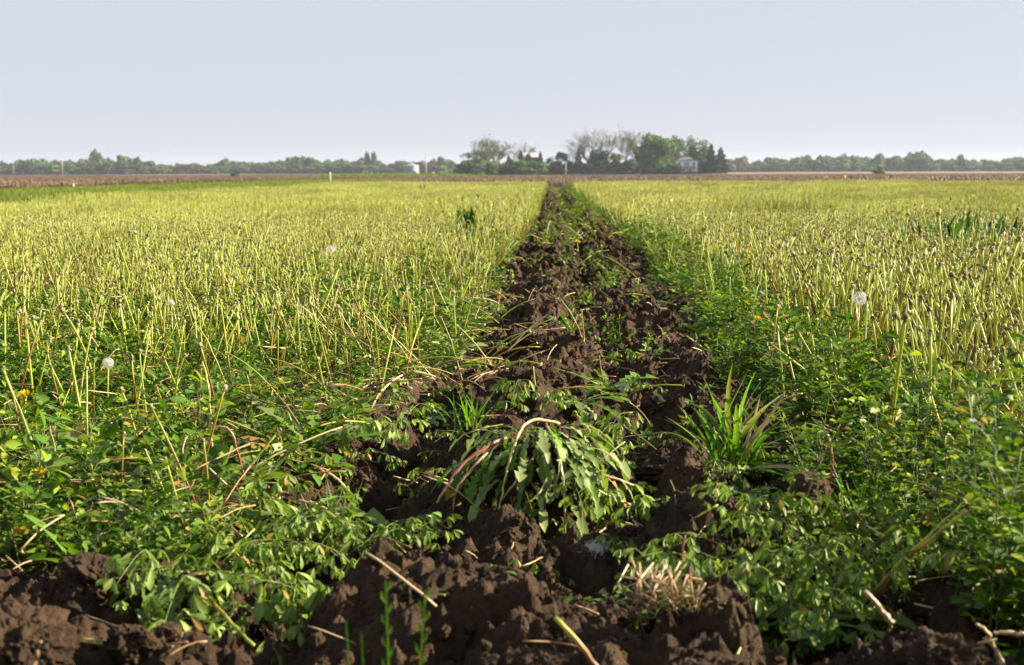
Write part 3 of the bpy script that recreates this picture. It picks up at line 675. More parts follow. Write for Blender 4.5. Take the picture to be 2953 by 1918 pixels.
# ------------------------------------------------------------------ soil clods
def clod_mesh(name, seed, sub=5, flat=.8, mat=None, rough=1.0):
    import bmesh
    bm=bmesh.new(); bmesh.ops.create_icosphere(bm,subdivisions=sub,radius=1.0)
    co=np.array([v.co[:] for v in bm.verts]); s=seed*7.3
    rr=random.Random(seed); ax=np.array([1,rr.uniform(.65,.95),rr.uniform(.6,.85)*flat])
    dsp=.34*vn3(co[:,0]*1.1+s,co[:,1]*1.1,co[:,2]*1.1,seed)+.20*(1-2*np.abs(vn3(co[:,0]*2.3+s,co[:,1]*2.3,co[:,2]*2.3,seed+1)))+.13*rough*(1-2*np.abs(vn3(co[:,0]*5+s,co[:,1]*5,co[:,2]*5,seed+2)))\
        +.09*rough*vn3(co[:,0]*11+s,co[:,1]*11,co[:,2]*11,seed+3)+.055*rough*vn3(co[:,0]*23+s,co[:,1]*23,co[:,2]*23,seed+4)+(.034*rough*vn3(co[:,0]*45+s,co[:,1]*45,co[:,2]*45,seed+5) if sub>4 else 0)
    c2=co*(1+dsp[:,None])*ax
    for v,c in zip(bm.verts,c2): v.co=c
    me=bpy.data.meshes.new(name); bm.to_mesh(me); bm.free(); me.materials.append(mat or m_soil)
    me.polygons.foreach_set('use_smooth',[False]*len(me.polygons)); return me
big=[clod_mesh(f'clod_big_{k}',40+k,6,.85) for k in range(6)]
small=[clod_mesh(f'crumb_{k}',60+k,4 if k<5 else 3,.9) for k in range(9)]
def sz1(x,y): return float(soilz(np.array([x]),np.array([y]))[0])
CL=[(1370,1425,.055,'squarish clod with one sunlit reddish face in the front row of clods'),
 (1190,755,.075,'rounded crumbly clod crowning the left ridge of the strip'),
 (1240,800,.07,'broad brown clod just below the rounded crowning clod on the left ridge'),
 (1130,925,.06,'pointed clod where the left ridge meets the side furrow'),
 (1060,960,.045,'small dark clod leaning into the side furrow'),
 (915,940,.055,'single upright clod with a black shaded face amid left-hand stalks'),
 (1265,845,.06,'crumbly clod beside the leafy middle of the strip'),
 (1590,1045,.06,'tall dark clod left of the bright grass tuft'),
 (1540,775,.07,'large clod on the right ridge by the green bank'),
 (1590,850,.07,'broad clod on the right edge of the strip'),
 (1480,690,.06,'clod on the right ridge below the lying stalks'),
 (1330,640,.07,'dark clod at the head of the near soil ridge'),
 (1260,640,.06,'clod left of the dark clod at the head of the ridge'),
 (1530,1140,.07,'big shaded clod right of the uprooted dandelion'),
 (1690,1200,.075,'wide sunlit clod under the drooping alfalfa on the right'),
 (960,1300,.06,'rounded clod at the left end of the front mound'),
 (1150,1360,.06,'lumpy clod on the crest of the front mound'),
 (1260,1420,.055,'clod on the right slope of the front mound'),
 (1050,1450,.05,'clod low on the front mound at the bottom edge'),
 (1480,1430,.06,'clod below the tuft of straw stubble'),
 (1640,1420,.065,'crumbly clod right of the straw stubble at the bottom'),
 (1830,1430,.065,'clod at the right end of the straw stubble row'),
 (2050,1470,.075,'big clod at the foot of the straw piece at lower right'),
 (2200,1520,.05,'lowest clod toward the bottom right corner'),
 (310,1480,.035,'smooth grey-brown clod in the lower left soil'),
 (60,1490,.07,'dark clod filling the bottom left corner'),
 (230,1370,.05,'crumbly clod under the lower left weeds'),
 (500,1370,.04,'clod at the right end of the lower left soil bank'),
 (1000,1240,.035,'small clod left of the uprooted dandelion'),
 (830,1060,.04,'clod in the bank on the left of the side furrow')]
rc=random.Random(3)
for k,(u,v,s,lb) in enumerate(CL):
    p=at(u,v,.07); z=sz1(p.x,p.y); 
    p=at(u,v,min(.16,z+s*.35)); z=sz1(p.x,p.y)
    o=bpy.data.objects.new('soil_clod',big[k%6]); COL.objects.link(o); o.location=(p.x,p.y,z-s*.05); o.rotation_euler=(rc.uniform(-.5,.5),rc.uniform(-.5,.5),rc.uniform(0,6.28))
    o.scale=(s*rc.uniform(.85,1.15),s*rc.uniform(.85,1.15),s*rc.uniform(.8,1.1)); tag(o,lb,'soil clod','large clods turned up by the plough')
def d_cr(x,y):
    ins=((x>xl(y)-.08)&(x<xr(y)+.06)) | fore(x,y)&(x<.62)
    return np.where(ins,1,.04)
def scat_crumbs():
    a=sample(2600,1.35,4.6,d_cr,x_lo=-1.15,x_hi=1.0); b=sample(900,4.6,9,d_cr,x_lo=-.8,x_hi=.9); c=sample(160,9,40,d_cr,x_lo=-.7,x_hi=.9)
    sa=.0018/(rng.random(len(a))**.62+.035); sb=.003/(rng.random(len(b))**.6+.05); scc=rng.uniform(.012,.05,len(c))
    P=np.concatenate([a,b,c]); s=np.minimum(np.concatenate([sa,sb,scc]),.045); z=soilz(P[:,0],P[:,1])+s*.25
    n=len(P); print('crumbs',n)
    scatter('soil_crumbs',proto_collection('crumbs',small),np.column_stack([P,z]),rng.uniform(0,6.28,(n,3)),sc3(s),rng.integers(0,9,n),'loose dark soil crumbs over the ploughed strip')
scat_crumbs()

# ------------------------------------------------------------------ litter of dry stems and roots
def litter(seed, mats_i):
    rnd=random.Random(seed); mb=MB(); L=rnd.uniform(.03,.13); a=rnd.uniform(0,6.28)
    path=bend((0,0,.003),(math.cos(a),math.sin(a),.15),L,5,.25,.12,rnd); tube(mb,path,[.0016]*6,4,mats_i,r=rnd.random()); return mb
lit=[litter(1400+k,0).mesh(f'litter_{k}',[m_dry if k%3 else m_stalk]) for k in range(9)]+[litter(1420+k,0).mesh(f'rootlet_{k}',[m_root]) for k in range(4)]
yl=MB(); leaflet(yl,Matrix.Identity(4),.016,.009,0.3); lit.append(yl.mesh('litter_y',[m_yellowing]))
lv=MB(); leaflet(lv,Matrix.Identity(4),.018,.009,0.3); lit.append(lv.mesh('litter_z',[m_alfp]))
P=sample(330,1.3,8,lambda x,y:np.where((x>xl(y))&(x<xr(y))|fore(x,y),.28,.7)); n=len(P); veg_=~((P[:,0]>xl(P[:,1]))&(P[:,0]<xr(P[:,1]))|fore(P[:,0],P[:,1])); up_=np.where(veg_&(rng.random(n)<.6),rng.uniform(.03,.14,n),0.)
scatter('plant_litter',proto_collection('litter',lit),np.column_stack([P,soilz(P[:,0],P[:,1])+.006+up_]),eul(n,.3),sc3(rng.uniform(.6,1.3,n)),rng.integers(0,15,n),'dry stems, rootlets and fallen leaves littering the soil')
# tall dry stalks knocked down along both lips of the furrow
lay=[]
for k in range(8):
    rnd=random.Random(1500+k); st=MB(); L=rnd.uniform(.2,.34); path=bend((0,0,0),(1,rnd.uniform(-.3,.3),rnd.uniform(.1,.5)),L,7,rnd.uniform(.3,1.1),.05,rnd)
    tube(st,path,[.0027-.0001*i for i in range(8)],5,0,.2,1,rnd.random()*.2); hh=headmb(path[-1],path[-1]-path[-2],rnd,'spent',1.1); hh.m=[x+1 for x in hh.m]; st.merge(hh); lay.append(st.mesh(f'laid_{k}',[m_dry if k%3==0 else m_stalk]+HM))
P=[]
for k in range(75):
    q=at(random.uniform(985,1185),random.uniform(735,900),.03); P.append((q.x,q.y,sz1(q.x,q.y)+random.uniform(.01,.07)))
for k in range(150):
    y=random.choice([random.uniform(2.7,5),random.uniform(4,9),random.uniform(8,15)]); side=random.random()
    x=(float(xl(y))-abs(random.gauss(0,.25)) if side<.6 else float(xr(y))+abs(random.gauss(0,.18))+.02 if side<.85 else random.uniform(.0,.5)); P.append((x,y,sz1(x,y)+.02+random.uniform(0,.10)*(side<.6)))
for k,p in enumerate(P):
    u,v,_=project(p); o=bpy.data.objects.new('fallen_stalk',lay[k%8]); COL.objects.link(o); o.location=p; a=random.gauss(0,.8)+(PI if random.random()<.35 else 0)
    o.rotation_euler=(random.uniform(-.4,.4),random.gauss(-.12,.2),a); s=random.uniform(.7,1.1); o.scale=(s,s,s)
    dp='near' if p[1]<5 else 'halfway along' if p[1]<9 else 'far along'
    kind='straw-coloured' if k%8%3==0 else 'yellow-green'
    tag(o,f'{kind} dandelion stalk lying {"across the soil" if xl(p[1])<p[0]<xr(p[1]) else "on the left lip" if p[0]<0 else "on the right lip"} {dp} the furrow','fallen stalk','stalks knocked down beside the furrow')

# ------------------------------------------------------------------ plants lying in the middle of the strip
def rosette(name,label,u,v,z,n,L,W,spread=.9,mats=(m_dleaf,),g=1.2,seed=1,lift=.6,cat='dandelion plant'):
    rnd=random.Random(seed); p=at(u,v,z); zz=sz1(p.x,p.y); t=thing(name,label,cat,(p.x,p.y,zz+.025),0,'leafy dandelions turned over with the soil')
    for k in range(int(n*1.5)):
        a=k*2.4+rnd.uniform(-.3,.3); mb=MB(); el=rnd.uniform(.2,1)*lift
        dleaf_mb(mb,(0,0,0),(math.cos(a)*spread,math.sin(a)*spread,el),L*rnd.uniform(.6,1.1),W*rnd.uniform(.55,.9),rnd,g*.8,lobes=5,twist=rnd.gauss(0,.5))
        mb.obj('leaf',mats[k%len(mats)],t)
    return t
rosette('dandelion_rosette','bright broad toothed dandelion leaves in the middle of the strip',1420,880,.03,14,.17,.026,mats=(m_dleaf,m_dleaf,m_dpale),seed=5,lift=.9)
rosette('dandelion_rosette','flattened dandelion leaves behind the uprooted plant',1350,965,.03,12,.15,.022,mats=(m_dpale,m_dleaf),seed=6)
rosette('dandelion_rosette','dandelion leaves lying left of the strip in shade of a clod',985,930,.0,9,.16,.022,mats=(m_dpale,),seed=7)
rosette('dandelion_rosette','small toothed leaves standing among clods far up the strip',1330,745,.05,7,.13,.02,seed=8,lift=1.6,g=.5)
rosette('dandelion_rosette','limp pale dandelion leaves at the foot of the left bank',850,1150,.0,9,.13,.02,mats=(m_dpale,),seed=9)
rosette('dandelion_rosette','wilted dandelion leaves below the grass tuft',1720,1110,.06,11,.16,.024,mats=(m_dpale,m_dleaf),seed=10)
rosette('dandelion_rosette','dandelion leaves drooping over the left soil bank',700,1180,.04,10,.17,.026,mats=(m_dpale,m_dleaf),seed=11)
rosette('dandelion_rosette','dandelion leaves on the lower left soil by a hanging stem',400,1330,.06,7,.15,.026,mats=(m_dpale,),seed=12,g=2)
rosette('dandelion_rosette','big dandelion leaves under the right-hand weeds',1900,1400,.03,10,.17,.03,mats=(m_dleaf,m_dpale),seed=13)
rosette('dandelion_rosette','dandelion leaves shaded under the tall right-hand weeds',2080,1240,.02,12,.17,.03,mats=(m_dleaf,),seed=14)
rosette('dandelion_rosette','pale-veined dandelion leaves beside the stalks at right',1960,960,.02,8,.15,.03,mats=(m_dpale,m_dleaf),seed=15,lift=1.2)
rosette('dandelion_rosette','small dandelion between the stubble and the sunlit clod',1420,1370,.03,9,.10,.014,mats=(m_dpale,m_dleaf),seed=16)
for q_,(u_,v_) in enumerate([(640,965),(560,905),(720,1010),(500,1110),(300,1180),(180,1060)]): rosette('dandelion_rosette','big dandelion leaves rising in the left foreground weeds, '+['by the bare bank','behind the kinked stalk','at the bank edge','left of the leaning stalks','in the front of the left weeds','toward the left edge'][q_],u_,v_,.05,8,.17,.03,mats=(m_dleaf,m_dpale),seed=60+q_,lift=1.4,g=.8)
rosette('dandelion_rosette','pale leaf cluster cut off by the bottom edge of the photo',1010,1560,.09,5,.10,.022,mats=(m_dpale,),seed=17)
rosette('dandelion_rosette','leafy dandelion in the far middle of the strip',1310,560,.04,9,.18,.03,seed=18,lift=1.4)
rosette('dandelion_rosette','dandelion growing at the far green centre of the strip',1300,480,.04,12,.2,.03,seed=19,lift=1.5)

def wilted(u,v,z,k,face,s,label,cat='alfalfa plant'):
    p=at(u,v,z); o=bpy.data.objects.new('wilted_alfalfa',wilt_meshes[k%6]); COL.objects.link(o); o.location=(p.x,p.y,max(sz1(p.x,p.y),z-.05)); o.rotation_euler=(random.gauss(0,.2),random.gauss(0,.2),face); o.scale=(s,s,s)
    tag(o,label,cat,'uprooted alfalfa lying over the soil')
rw=random.Random(11)
for k in range(70):     # spilling over the lips farther up
    y=rw.uniform(3.4,9); left=rw.random()<.6; x=float(xl(y))+rw.uniform(-.12,.10) if left else float(xr(y))+rw.uniform(-.08,.12); u,v,_=project((x,y,0)); wilted(u,v,.0,k,rw.uniform(0,6.28),rw.uniform(.6,.95),f'loose alfalfa sprig spilling over the {"left" if left else "right"} lip of the strip, {"near" if y<6 else "far"} part')
for k in range(46):     # left lip
    u=rw.uniform(330,900); v=1080+ (u-330)*.22+rw.uniform(0,230)*(1 if u<760 else .45); wilted(u,v,rw.uniform(.03,.09),k,rw.uniform(0,6.28),rw.uniform(.6,.95),f'limp pale alfalfa {"trailing toward the side furrow" if u>620 else "sprawling over the left weeds"} {"in front" if v>1300 else "behind the front ones"}')
for k in range(52):     # right lip
    u=rw.uniform(1630,2080); v=1210+(2080-u)*-.02+rw.uniform(-60,190); wilted(u,v,rw.uniform(.03,.10),k,rw.uniform(0,6.28),rw.uniform(.6,1.0),f'drooping alfalfa {"arching over the right-hand clods" if u<1850 else "under the right-hand weeds"} {"in front" if v>1300 else "behind the front ones"}')
for k,(u,v) in enumerate([(980,1010),(940,1040),(1400,850),(1440,830),(1350,900),(1480,960),(1400,930),(1360,990),(1440,1010),(880,1180),(940,1190),(1130,1290),(1160,1270),(1390,1240),(1350,1260),(1330,680),(1390,760),(1290,770),(1450,660),(1300,590),(1350,540),(1290,500),(1380,600),(1640,1010),(1560,940),(560,1480),(610,1500),(480,1490)]):
    wilted(u,v,.03,k,rw.uniform(0,6.28),rw.uniform(.5,.8)*(1.3 if v<700 else 1),'torn alfalfa sprig lying on the turned soil')

for k in range(42):
    y=rw.uniform(3.3,10.5); x=rw.uniform(.06,.36) if rw.random()<.7 else rw.uniform(-.2,.55); u,v,_=project((x,y,0))
    if k%2: wilted(u,v,.0,k,rw.uniform(0,6.28),rw.uniform(.5,.85),f'torn alfalfa sprig in the {"near" if y<6 else "far"} middle of the strip')
    else:
        o=bpy.data.objects.new('alfalfa_plant',alf_meshes[k%10]); COL.objects.link(o); o.location=(x,y,sz1(x,y)-.01); o.rotation_euler=(rw.gauss(0,.5),rw.gauss(0,.5),k); s_=rw.uniform(.6,.95); o.scale=(s_,)*3; tag(o,f'tilted alfalfa plant turned up in the {"near" if y<6 else "far"} middle of the strip','alfalfa plant','alfalfa turned up in the strip')
# ------------------------------------------------------------------ the uprooted dandelion in the middle of the picture
c=at(1235,985,.205); zc=sz1(c.x,c.y)
ud=thing('uprooted_dandelion','large uprooted dandelion turned upside down, drooping leaves and curved stalks in mid-strip','dandelion plant',(c.x,c.y,zc))
ct=.205-zc; rnd=random.Random(77)
lm=clod_mesh('root_soil',91,6,1.1); o=bpy.data.objects.new('root_ball',lm); COL.objects.link(o); o.parent=ud; o.location=(.02,.02,ct*.38); o.scale=(.10,.09,ct*.62)
for k in range(140):
    a=rnd.uniform(0,2*PI) if k%3 else rnd.uniform(PI,2*PI); mb=MB(); lo_=rnd.random()<.5; sp=(.095 if lo_ else .055); q=Vector((math.cos(a)*sp+rnd.gauss(0,.02)+.015,math.sin(a)*sp*.8,ct-(rnd.uniform(.05,.12) if lo_ else rnd.uniform(0,.04))))
    dleaf_mb(mb,q,(math.cos(a)*rnd.uniform(.5,1.1)+.1,math.sin(a)*rnd.uniform(.6,1.),rnd.uniform(-.1,.5)),rnd.uniform(.06,.135),rnd.uniform(.008,.0145),rnd,rnd.uniform(1.2,3.0),lobes=rnd.choice([4,5,6]),twist=rnd.gauss(0,.5))
    mb.obj('leaf',m_dpale if k%5<3 else m_dleaf,ud)
pk=plantmat('pinkish_stalk',[(0,(.32,.08,.07)),(.35,(.55,.30,.20)),(.7,(.55,.47,.24)),(1,(.42,.46,.14))],by='t',trans=.25,rough=.3,spec=.6,val=.15)
def viastalk(parent,pts,rad=.0028,name='flower_stalk',mat=pk,head='spent',base=None,r=.3):
    b=base or Vector((0,0,0)); P=[Vector(p)-b for p in pts]; out=[]
    for i in range(len(P)-1):      # Catmull-Rom through the given points
        p0,p1,p2,p3=P[max(i-1,0)],P[i],P[i+1],P[min(i+2,len(P)-1)]
        for j in range(5):
            t=j/5; out.append(.5*((2*p1)+(-p0+p2)*t+(2*p0-5*p1+4*p2-p3)*t*t+(-p0+3*p1-3*p2+p3)*t**3))
    out.append(P[-1]); mb=MB(); out=[q+Vector((rnd.gauss(0,.0008),rnd.gauss(0,.0008),rnd.gauss(0,.0008))) if 0<i<len(out)-1 else q for i,q in enumerate(out)]; tube(mb,out,[rad*(1.08-.42*i/len(out))*rnd.uniform(.86,1.12) for i in range(len(out))],7,0,0,1,r)
    o=mb.obj(name,mat,parent)
    if head:
        h=headmb(out[-1],out[-1]-out[-2],rnd,head,1.15); h.obj('flower_head' if head=='flower' else 'seed_head',HM,parent)
    return o
D=c.y; B=Vector((c.x,c.y,zc))
def W(u,v,dd): return atd(u,v,D+dd)
viastalk(ud,[W(1300,985,0),W(1240,975,-.03),W(1205,1010,-.07),W(1180,1090,-.11),W(1165,1160,-.12),W(1150,1215,-.10)],base=B)
viastalk(ud,[W(1190,1010,-.02),W(1130,1040,-.08),W(1075,1080,-.11),W(1040,1130,-.12),W(1016,1168,-.10)],base=B,head=None,rad=.0032)
viastalk(ud,[W(1150,1030,-.03),W(1110,1075,-.09),W(1065,1130,-.11),W(1052,1192,-.10)],base=B,head=None)
viastalk(ud,[W(1260,1040,-.06),W(1220,1090,-.11),W(1190,1130,-.12),W(1160,1170,-.10)],base=B,head=None,rad=.0024)
viastalk(ud,[W(1270,985,0),W(1300,1060,-.10),W(1312,1150,-.13),W(1313,1250,-.13),W(1316,1290,-.12)],base=B,rad=.0023)
viastalk(ud,[W(1310,1000,.02),W(1340,1050,-.02),W(1370,1075,-.03),W(1390,1120,-.05)],base=B,head='bud',rad=.0022)
viastalk(ud,[W(1330,1090,-.05),W(1390,1100,-.06),W(1440,1115,-.05),W(1480,1130,-.02)],base=B,head=None,rad=.0024)
viastalk(ud,[W(1320,1110,-.06),W(1380,1135,-.08),W(1430,1160,-.06),W(1465,1172,-.03)],base=B,head=None,rad=.0024)
viastalk(ud,[W(1330,1000,.02),W(1350,985,.02),W(1370,1000,.0),W(1360,1020,.0)],base=B,head=None,rad=.0024)
viastalk(ud,[W(1230,1110,-.09),W(1250,1140,-.11),W(1290,1125,-.12),W(1300,1070,-.12)],base=B,head='spent',rad=.002)
viastalk(ud,[W(1260,1060,-.09),W(1270,1110,-.12),W(1250,1150,-.14),W(1230,1166,-.15)],base=B,head='flower',rad=.002)
for k in range(14):
    mb=MB(); a=rnd.uniform(PI,2*PI); path=bend((rnd.gauss(-.02,.02),-.08,.05),(math.cos(a)*.3,-.3,-1),rnd.uniform(.05,.10),6,.2,.15,rnd); tube(mb,path,[.0016-.0002*i for i in range(7)],4,0,r=rnd.random()); mb.obj('rootlet',m_root,ud)

for k in range(16):
    a=k*.4+.2; wilted(1235+math.cos(a)*170,1090+math.sin(a)*110,.02,k,rw.uniform(0,6.28),rw.uniform(.5,.8),f'alfalfa sprig tangled {"left" if math.cos(a)<0 else "right"} of the uprooted dandelion')
for k in range(14):
    wilted(rw.uniform(1630,1860),rw.uniform(1060,1130),.03,k,rw.uniform(0,6.28),rw.uniform(.6,.9),'alfalfa sprig tangled round the foot of the bright grass tuft')
# ------------------------------------------------------------------ bright grass tuft right of the strip
p=at(1700,1065,.05); zg=sz1(p.x,p.y)
gt=thing('grass_tuft','bright green tuft of broad grass blades right of the strip','grass tuft',(p.x,p.y,zg)); rnd=random.Random(21)
for k in range(74):
    mb=MB(); right=rnd.random()<.45; a=rnd.gauss(0,.35) if right else rnd.uniform(0,2*PI); el=rnd.uniform(.25,.6) if right else rnd.uniform(1.2,4)
    L=rnd.uniform(.14,.27) if not right else rnd.uniform(.16,.26); w=rnd.uniform(.0035,.0075)
    path=bend((rnd.gauss(0,.035),rnd.gauss(0,.03),0),(math.cos(a),math.sin(a)-.2,el),L,8,rnd.uniform(.2,1.5),.045,rnd)
    ribbon(mb,path,[w*x for x in (.5,.8,1,1,.95,.8,.6,.35,.03)],r=rnd.random(),fold=.35,twist=rnd.gauss(0,.8)); mb.obj('blade',m_dry if k%11==0 else m_grass if k%3 else m_verge,gt)
# smaller grass clumps
for (u,v,lb,sd) in [(1430,640,'small grass clump beside the lying stalks up the strip',1),(2000,1180,'narrow grass blades in the dark weeds at right',2),(770,1160,'grass blades on the left bank of the side furrow',3),(1090,1010,'thin grass in the side furrow shade',4)]:
    q=at(u,v,.03); mb=tuft(1700+sd,26,.14,.02,w=.0022); o=mb.obj('grass_clump',m_grass,loc=(q.x,q.y,sz1(q.x,q.y))); tag(o,lb,'grass clump')
# out of focus grass sprouts close to the lens
rnd=random.Random(31)
for k,(u,v,top,lb) in enumerate([(905,1560,1350,'blurred seeding grass stem rising from the front mound'),(930,1560,1370,'blurred branching grass stem leaning right on the front mound'),(812,1560,1440,'blurred short grass blade left of the seeding stems'),(860,1560,1470,'blurred thin grass blade between the seeding stems')]):
    d0=1.42; b=atd(u,1600,d0); tp=atd(u+(60 if k==1 else -8 if k!=3 else -20),top,d0); b.z=sz1(b.x,b.y); t=thing('grass_sprout',lb,'grass sprout',b,0,'green sprouts nearest the camera'); pt=[Vector((0,0,0)),(tp-b)*.5+Vector((rnd.gauss(0,.005),0,0)),tp-b]
    mb=MB(); ribbon(mb,[Vector(x) for x in pt],[.0011,.0012,.0006],up=Vector((0,1,0)),r=.5); mb.obj('stem',m_grass,t)
    for j in range(16 if k<2 else 4):
        f=.45+.55*j/16; q=(tp-b)*f; mb=MB(); s=1 if j%2 else -1; ribbon(mb,[q,q+Vector((s*.004,0,.005)),q+Vector((s*.005,0,.012))],[.0005,.0013,.0003],up=Vector((0,1,0)),r=rnd.random()); mb.obj('spikelet' if k<2 else 'leaf',m_grass,t)

# ------------------------------------------------------------------ particular stalks of the photo
def lone(name,label,pts,rad=.003,mat=None,head='spent',cat='dandelion stalk',r=.3):
    t=thing(name,label,cat,tuple(pts[0])); viastalk(t,pts,rad,'stem',mat or m_stalk,head,base=Vector(pts[0]),r=r); return t
def AD(u,v,d): return atd(u,v,d)
m_cut=simplemat('cut_end',(.45,.28,.12),.7)
d=at(2040,1385,.03).y
t=lone('cut_stalk','thick yellow cut stem rising to the right over the dark weeds',[AD(2035,1390,d),AD(2110,1300,d-.02),AD(2180,1240,d-.05),AD(2240,1193,d-.08)],.0042,head=None,cat='cut stem')
q=AD(2240,1193,d-.08)-AD(2035,1390,d); mb=MB(); dv=(AD(2240,1193,d-.08)-AD(2180,1240,d-.05)).normalized(); tube(mb,[q-dv*.002,q+dv*.006],[.0052,.005],9); mb.obj('cut_end',m_cut,t)
lone('dandelion_stalk','pale green bent stalk beside the thick yellow cut stem',[AD(1990,1420,d),AD(2090,1310,d),AD(2180,1225,d-.02),AD(2245,1165,d-.04)],.0026)
dd=at(1290,1500,.1).y
lone('dandelion_stalk','blurred yellow-green stem slanting at the bottom centre',[AD(1400,1570,dd-.12),AD(1350,1500,dd-.12),AD(1290,1435,dd-.12)],.0036,head=None)
d=at(590,1500,.03).y
lone('dandelion_stalk','long greenish stalk slanting over the lower left soil',[AD(430,1330,d+.25),AD(480,1385,d+.15),AD(540,1450,d+.05),AD(590,1500,d)],.0032,head=None)
for k,(pp,lb) in enumerate([([(465,1105,0),(440,1040,.0),(415,990,0),(403,945,0)],'green-yellow stalk left of the bare reddish cluster'),
   ([(470,1090,0),(462,980,0),(465,880,.02),(470,850,.02)],'pale stalk in the cluster at left of the bank'),
   ([(500,1110,0),(490,1000,0),(485,900,0),(470,840,.04)],'orange stalk in the cluster at left of the bank'),
   ([(575,1130,0),(555,1060,0),(535,1000,0),(490,992,0)],'sharply kinked pinkish stalk at left of the bank'),
   ([(545,960,.1),(520,880,.1),(480,790,.1),(460,760,.1)],'long straight leaning stalk above the cluster')]):
    d=at(pp[0][0],pp[0][1],.02).y; lone('dandelion_stalk',lb,[AD(u,v,d+e) for u,v,e in pp],.0027,mat=pk if k in (2,3) else m_stalk,head='spent' if k!=3 else None)
for pp,z,lb,m,h in [([(1355,790),(1340,755),(1322,720),(1303,697)],.06,'straight slanting stalk standing out of the middle of the strip',m_stalk,'spent'),
   ([(1290,955),(1262,935),(1245,900),(1240,852)],.04,'orange curved stalk bare of a head above the uprooted dandelion',pk,None),
   ([(1322,905),(1360,897),(1400,910),(1430,920)],.05,'yellowish stalk arched above the leafy middle of the strip',m_stalk,None),
   ([(1250,940),(1300,905),(1360,900),(1410,902)],.05,'thin green stalk lying across the strip',m_stalk,'spent'),
   ([(1440,935),(1490,905),(1540,895),(1590,897)],.06,'thin stalk lying on the right ridge',m_stalk,'spent'),
   ([(1320,800),(1355,800),(1353,740),(1352,720)],.06,'short upright stalk in the middle of the strip',m_stalk,'spent'),
   ([(1960,950),(1930,910),(1905,860),(1903,800)],.02,'tall whitish green stalk arching left of the right-hand stand',m_stalk,'spent'),
   ([(1985,960),(1940,900),(1890,830),(1855,770)],.02,'long pale stalk leaning left with a grey head',m_stalk,'spent'),
   ([(1930,1130),(1935,1080),(1930,1030),(1922,1008)],.05,'reddish leafless stalk by the grass tuft',pk,None),
   ([(2250,1170),(2200,1155),(2150,1130),(2110,1118)],.09,'red-brown stalk lying in the weeds at right',pk,None),
   ([(2180,1000),(2150,930),(2130,860),(2115,820)],.02,'curved pale stalk at the front of the right-hand stand',m_stalk,'spent'),
   ([(2260,960),(2262,860),(2272,760),(2275,700)],.02,'tallest thick yellow-green stalk at right',m_stalk,'spent'),
   ([(740,1090),(780,1110),(810,1140),(830,1160)],.03,'pinkish arched stalk on the left bank',pk,None),
   ([(690,1165),(730,1170),(770,1190),(800,1200)],.05,'pink stalk trailing to the side furrow',pk,None),
   ([(790,960),(810,980),(830,1005),(845,1040)],.03,'orange arched stalk hanging on the left bank',pk,None),
   ([(850,905),(890,890),(940,885),(980,880)],.10,'thick pinkish bent stem over the clod at left',pk,None)]:
    d=at(pp[0][0],pp[0][1],z).y; lone('dandelion_stalk',lb,[AD(u,v,d) for u,v in pp],.0027,mat=m,head=h)
# fan of pale stalks left of the strip
rnd=random.Random(5); b0=at(910,840,.02)
for k in range(26):
    x=b0.x+rnd.gauss(0,.10)+.0; y=b0.y+rnd.gauss(0,.25); b=Vector((x,y,sz1(x,y))); ln=rnd.gauss(-.35,.35); H=rnd.uniform(.2,.32)
    lone('dandelion_stalk',f'pale leaning stalk in the fan of bent stalks left of the strip, {"tilted left" if ln<-.3 else "tilted right" if ln>.1 else "slightly tilted"}',[b,b+Vector((ln*.1,0,H*.35)),b+Vector((ln*.22,-.02,H*.7)),b+Vector((ln*.36,-.03,H))],.0024,mat=m_dry if k%2 else m_stalk)['group']='bent stalks left of the strip'
# flowers and seed clocks
def flower(u,v,z,kind,label,s=1.0,dist=None):
    if kind=='flower' and s<=1.0: s*=.6; z*=.75
    p=at(u,v,z) if dist is None else atd(u,v,dist); zz=sz1(p.x,p.y) if abs(p.x)<1.2 else -.015
    t=thing('dandelion_flower' if kind=='flower' else 'dandelion_clock',label,'dandelion flower' if kind=='flower' else 'seed clock',(p.x,p.y,zz)); r=random.Random(int(u*7+v))
    st=MB(); H=max(.01,p.z-zz); path=[Vector((r.gauss(0,.01),r.gauss(0,.01),-.01)),Vector((r.gauss(0,.006),0,H*.5)),Vector((0,0,H))]; tube(st,path,[.0026,.0024,.002],6,0,0,1,.3); st.obj('stem',m_stalk,t)
    headmb(Vector((0,0,H)),Vector((r.gauss(0,.2),-.35,.9)).normalized(),r,kind,s).obj('petals' if kind=='flower' else 'seed_ball',HM,t)
flower(1998,697,.27,'puff','large white seed clock at the front of the right-hand stand',1.25)
flower(770,581,.28,'puff','white seed clock among stalks in the left field',1.1)
flower(252,847,.15,'puff','white seed clock low in the alfalfa at left',.75)
flower(398,706,.22,'puff','half-shed seed clock among the left alfalfa',.45)
def torn(u,v,z,w,label,mat=None):
    p=at(u,v,z); p=at(u,v,sz1(p.x,p.y)+w*.3); p=at(u,v,sz1(p.x,p.y)+w*.3); rnd=random.Random(int(u)); mb=MB()
    for k in range(520):
        q=Vector((rnd.gauss(0,w*.42),rnd.gauss(0,w*.32),abs(rnd.gauss(0,w*.28)))); a=rnd.uniform(0,6.28); e=q+Vector((math.cos(a),math.sin(a),rnd.gauss(0,.7)))*w*.28; s=Vector((rnd.gauss(0,1),rnd.gauss(0,1),rnd.gauss(0,1))).normalized()*w*.014; mb.add([q-s,q+s,e+s,e-s],[(0,1,2,3)],0,.5,rnd.random())
    o=mb.obj('torn_seed_clock',mat or m_puff,loc=(p.x,p.y,sz1(p.x,p.y)+.004)); tag(o,label,'seed clock')
torn(1380,1282,.03,.022,'torn white seed clock lying on dark soil right of the uprooted dandelion')
torn(1485,1068,.10,.026,'whitish seed fluff scattered on the clod above the shaded ridge')
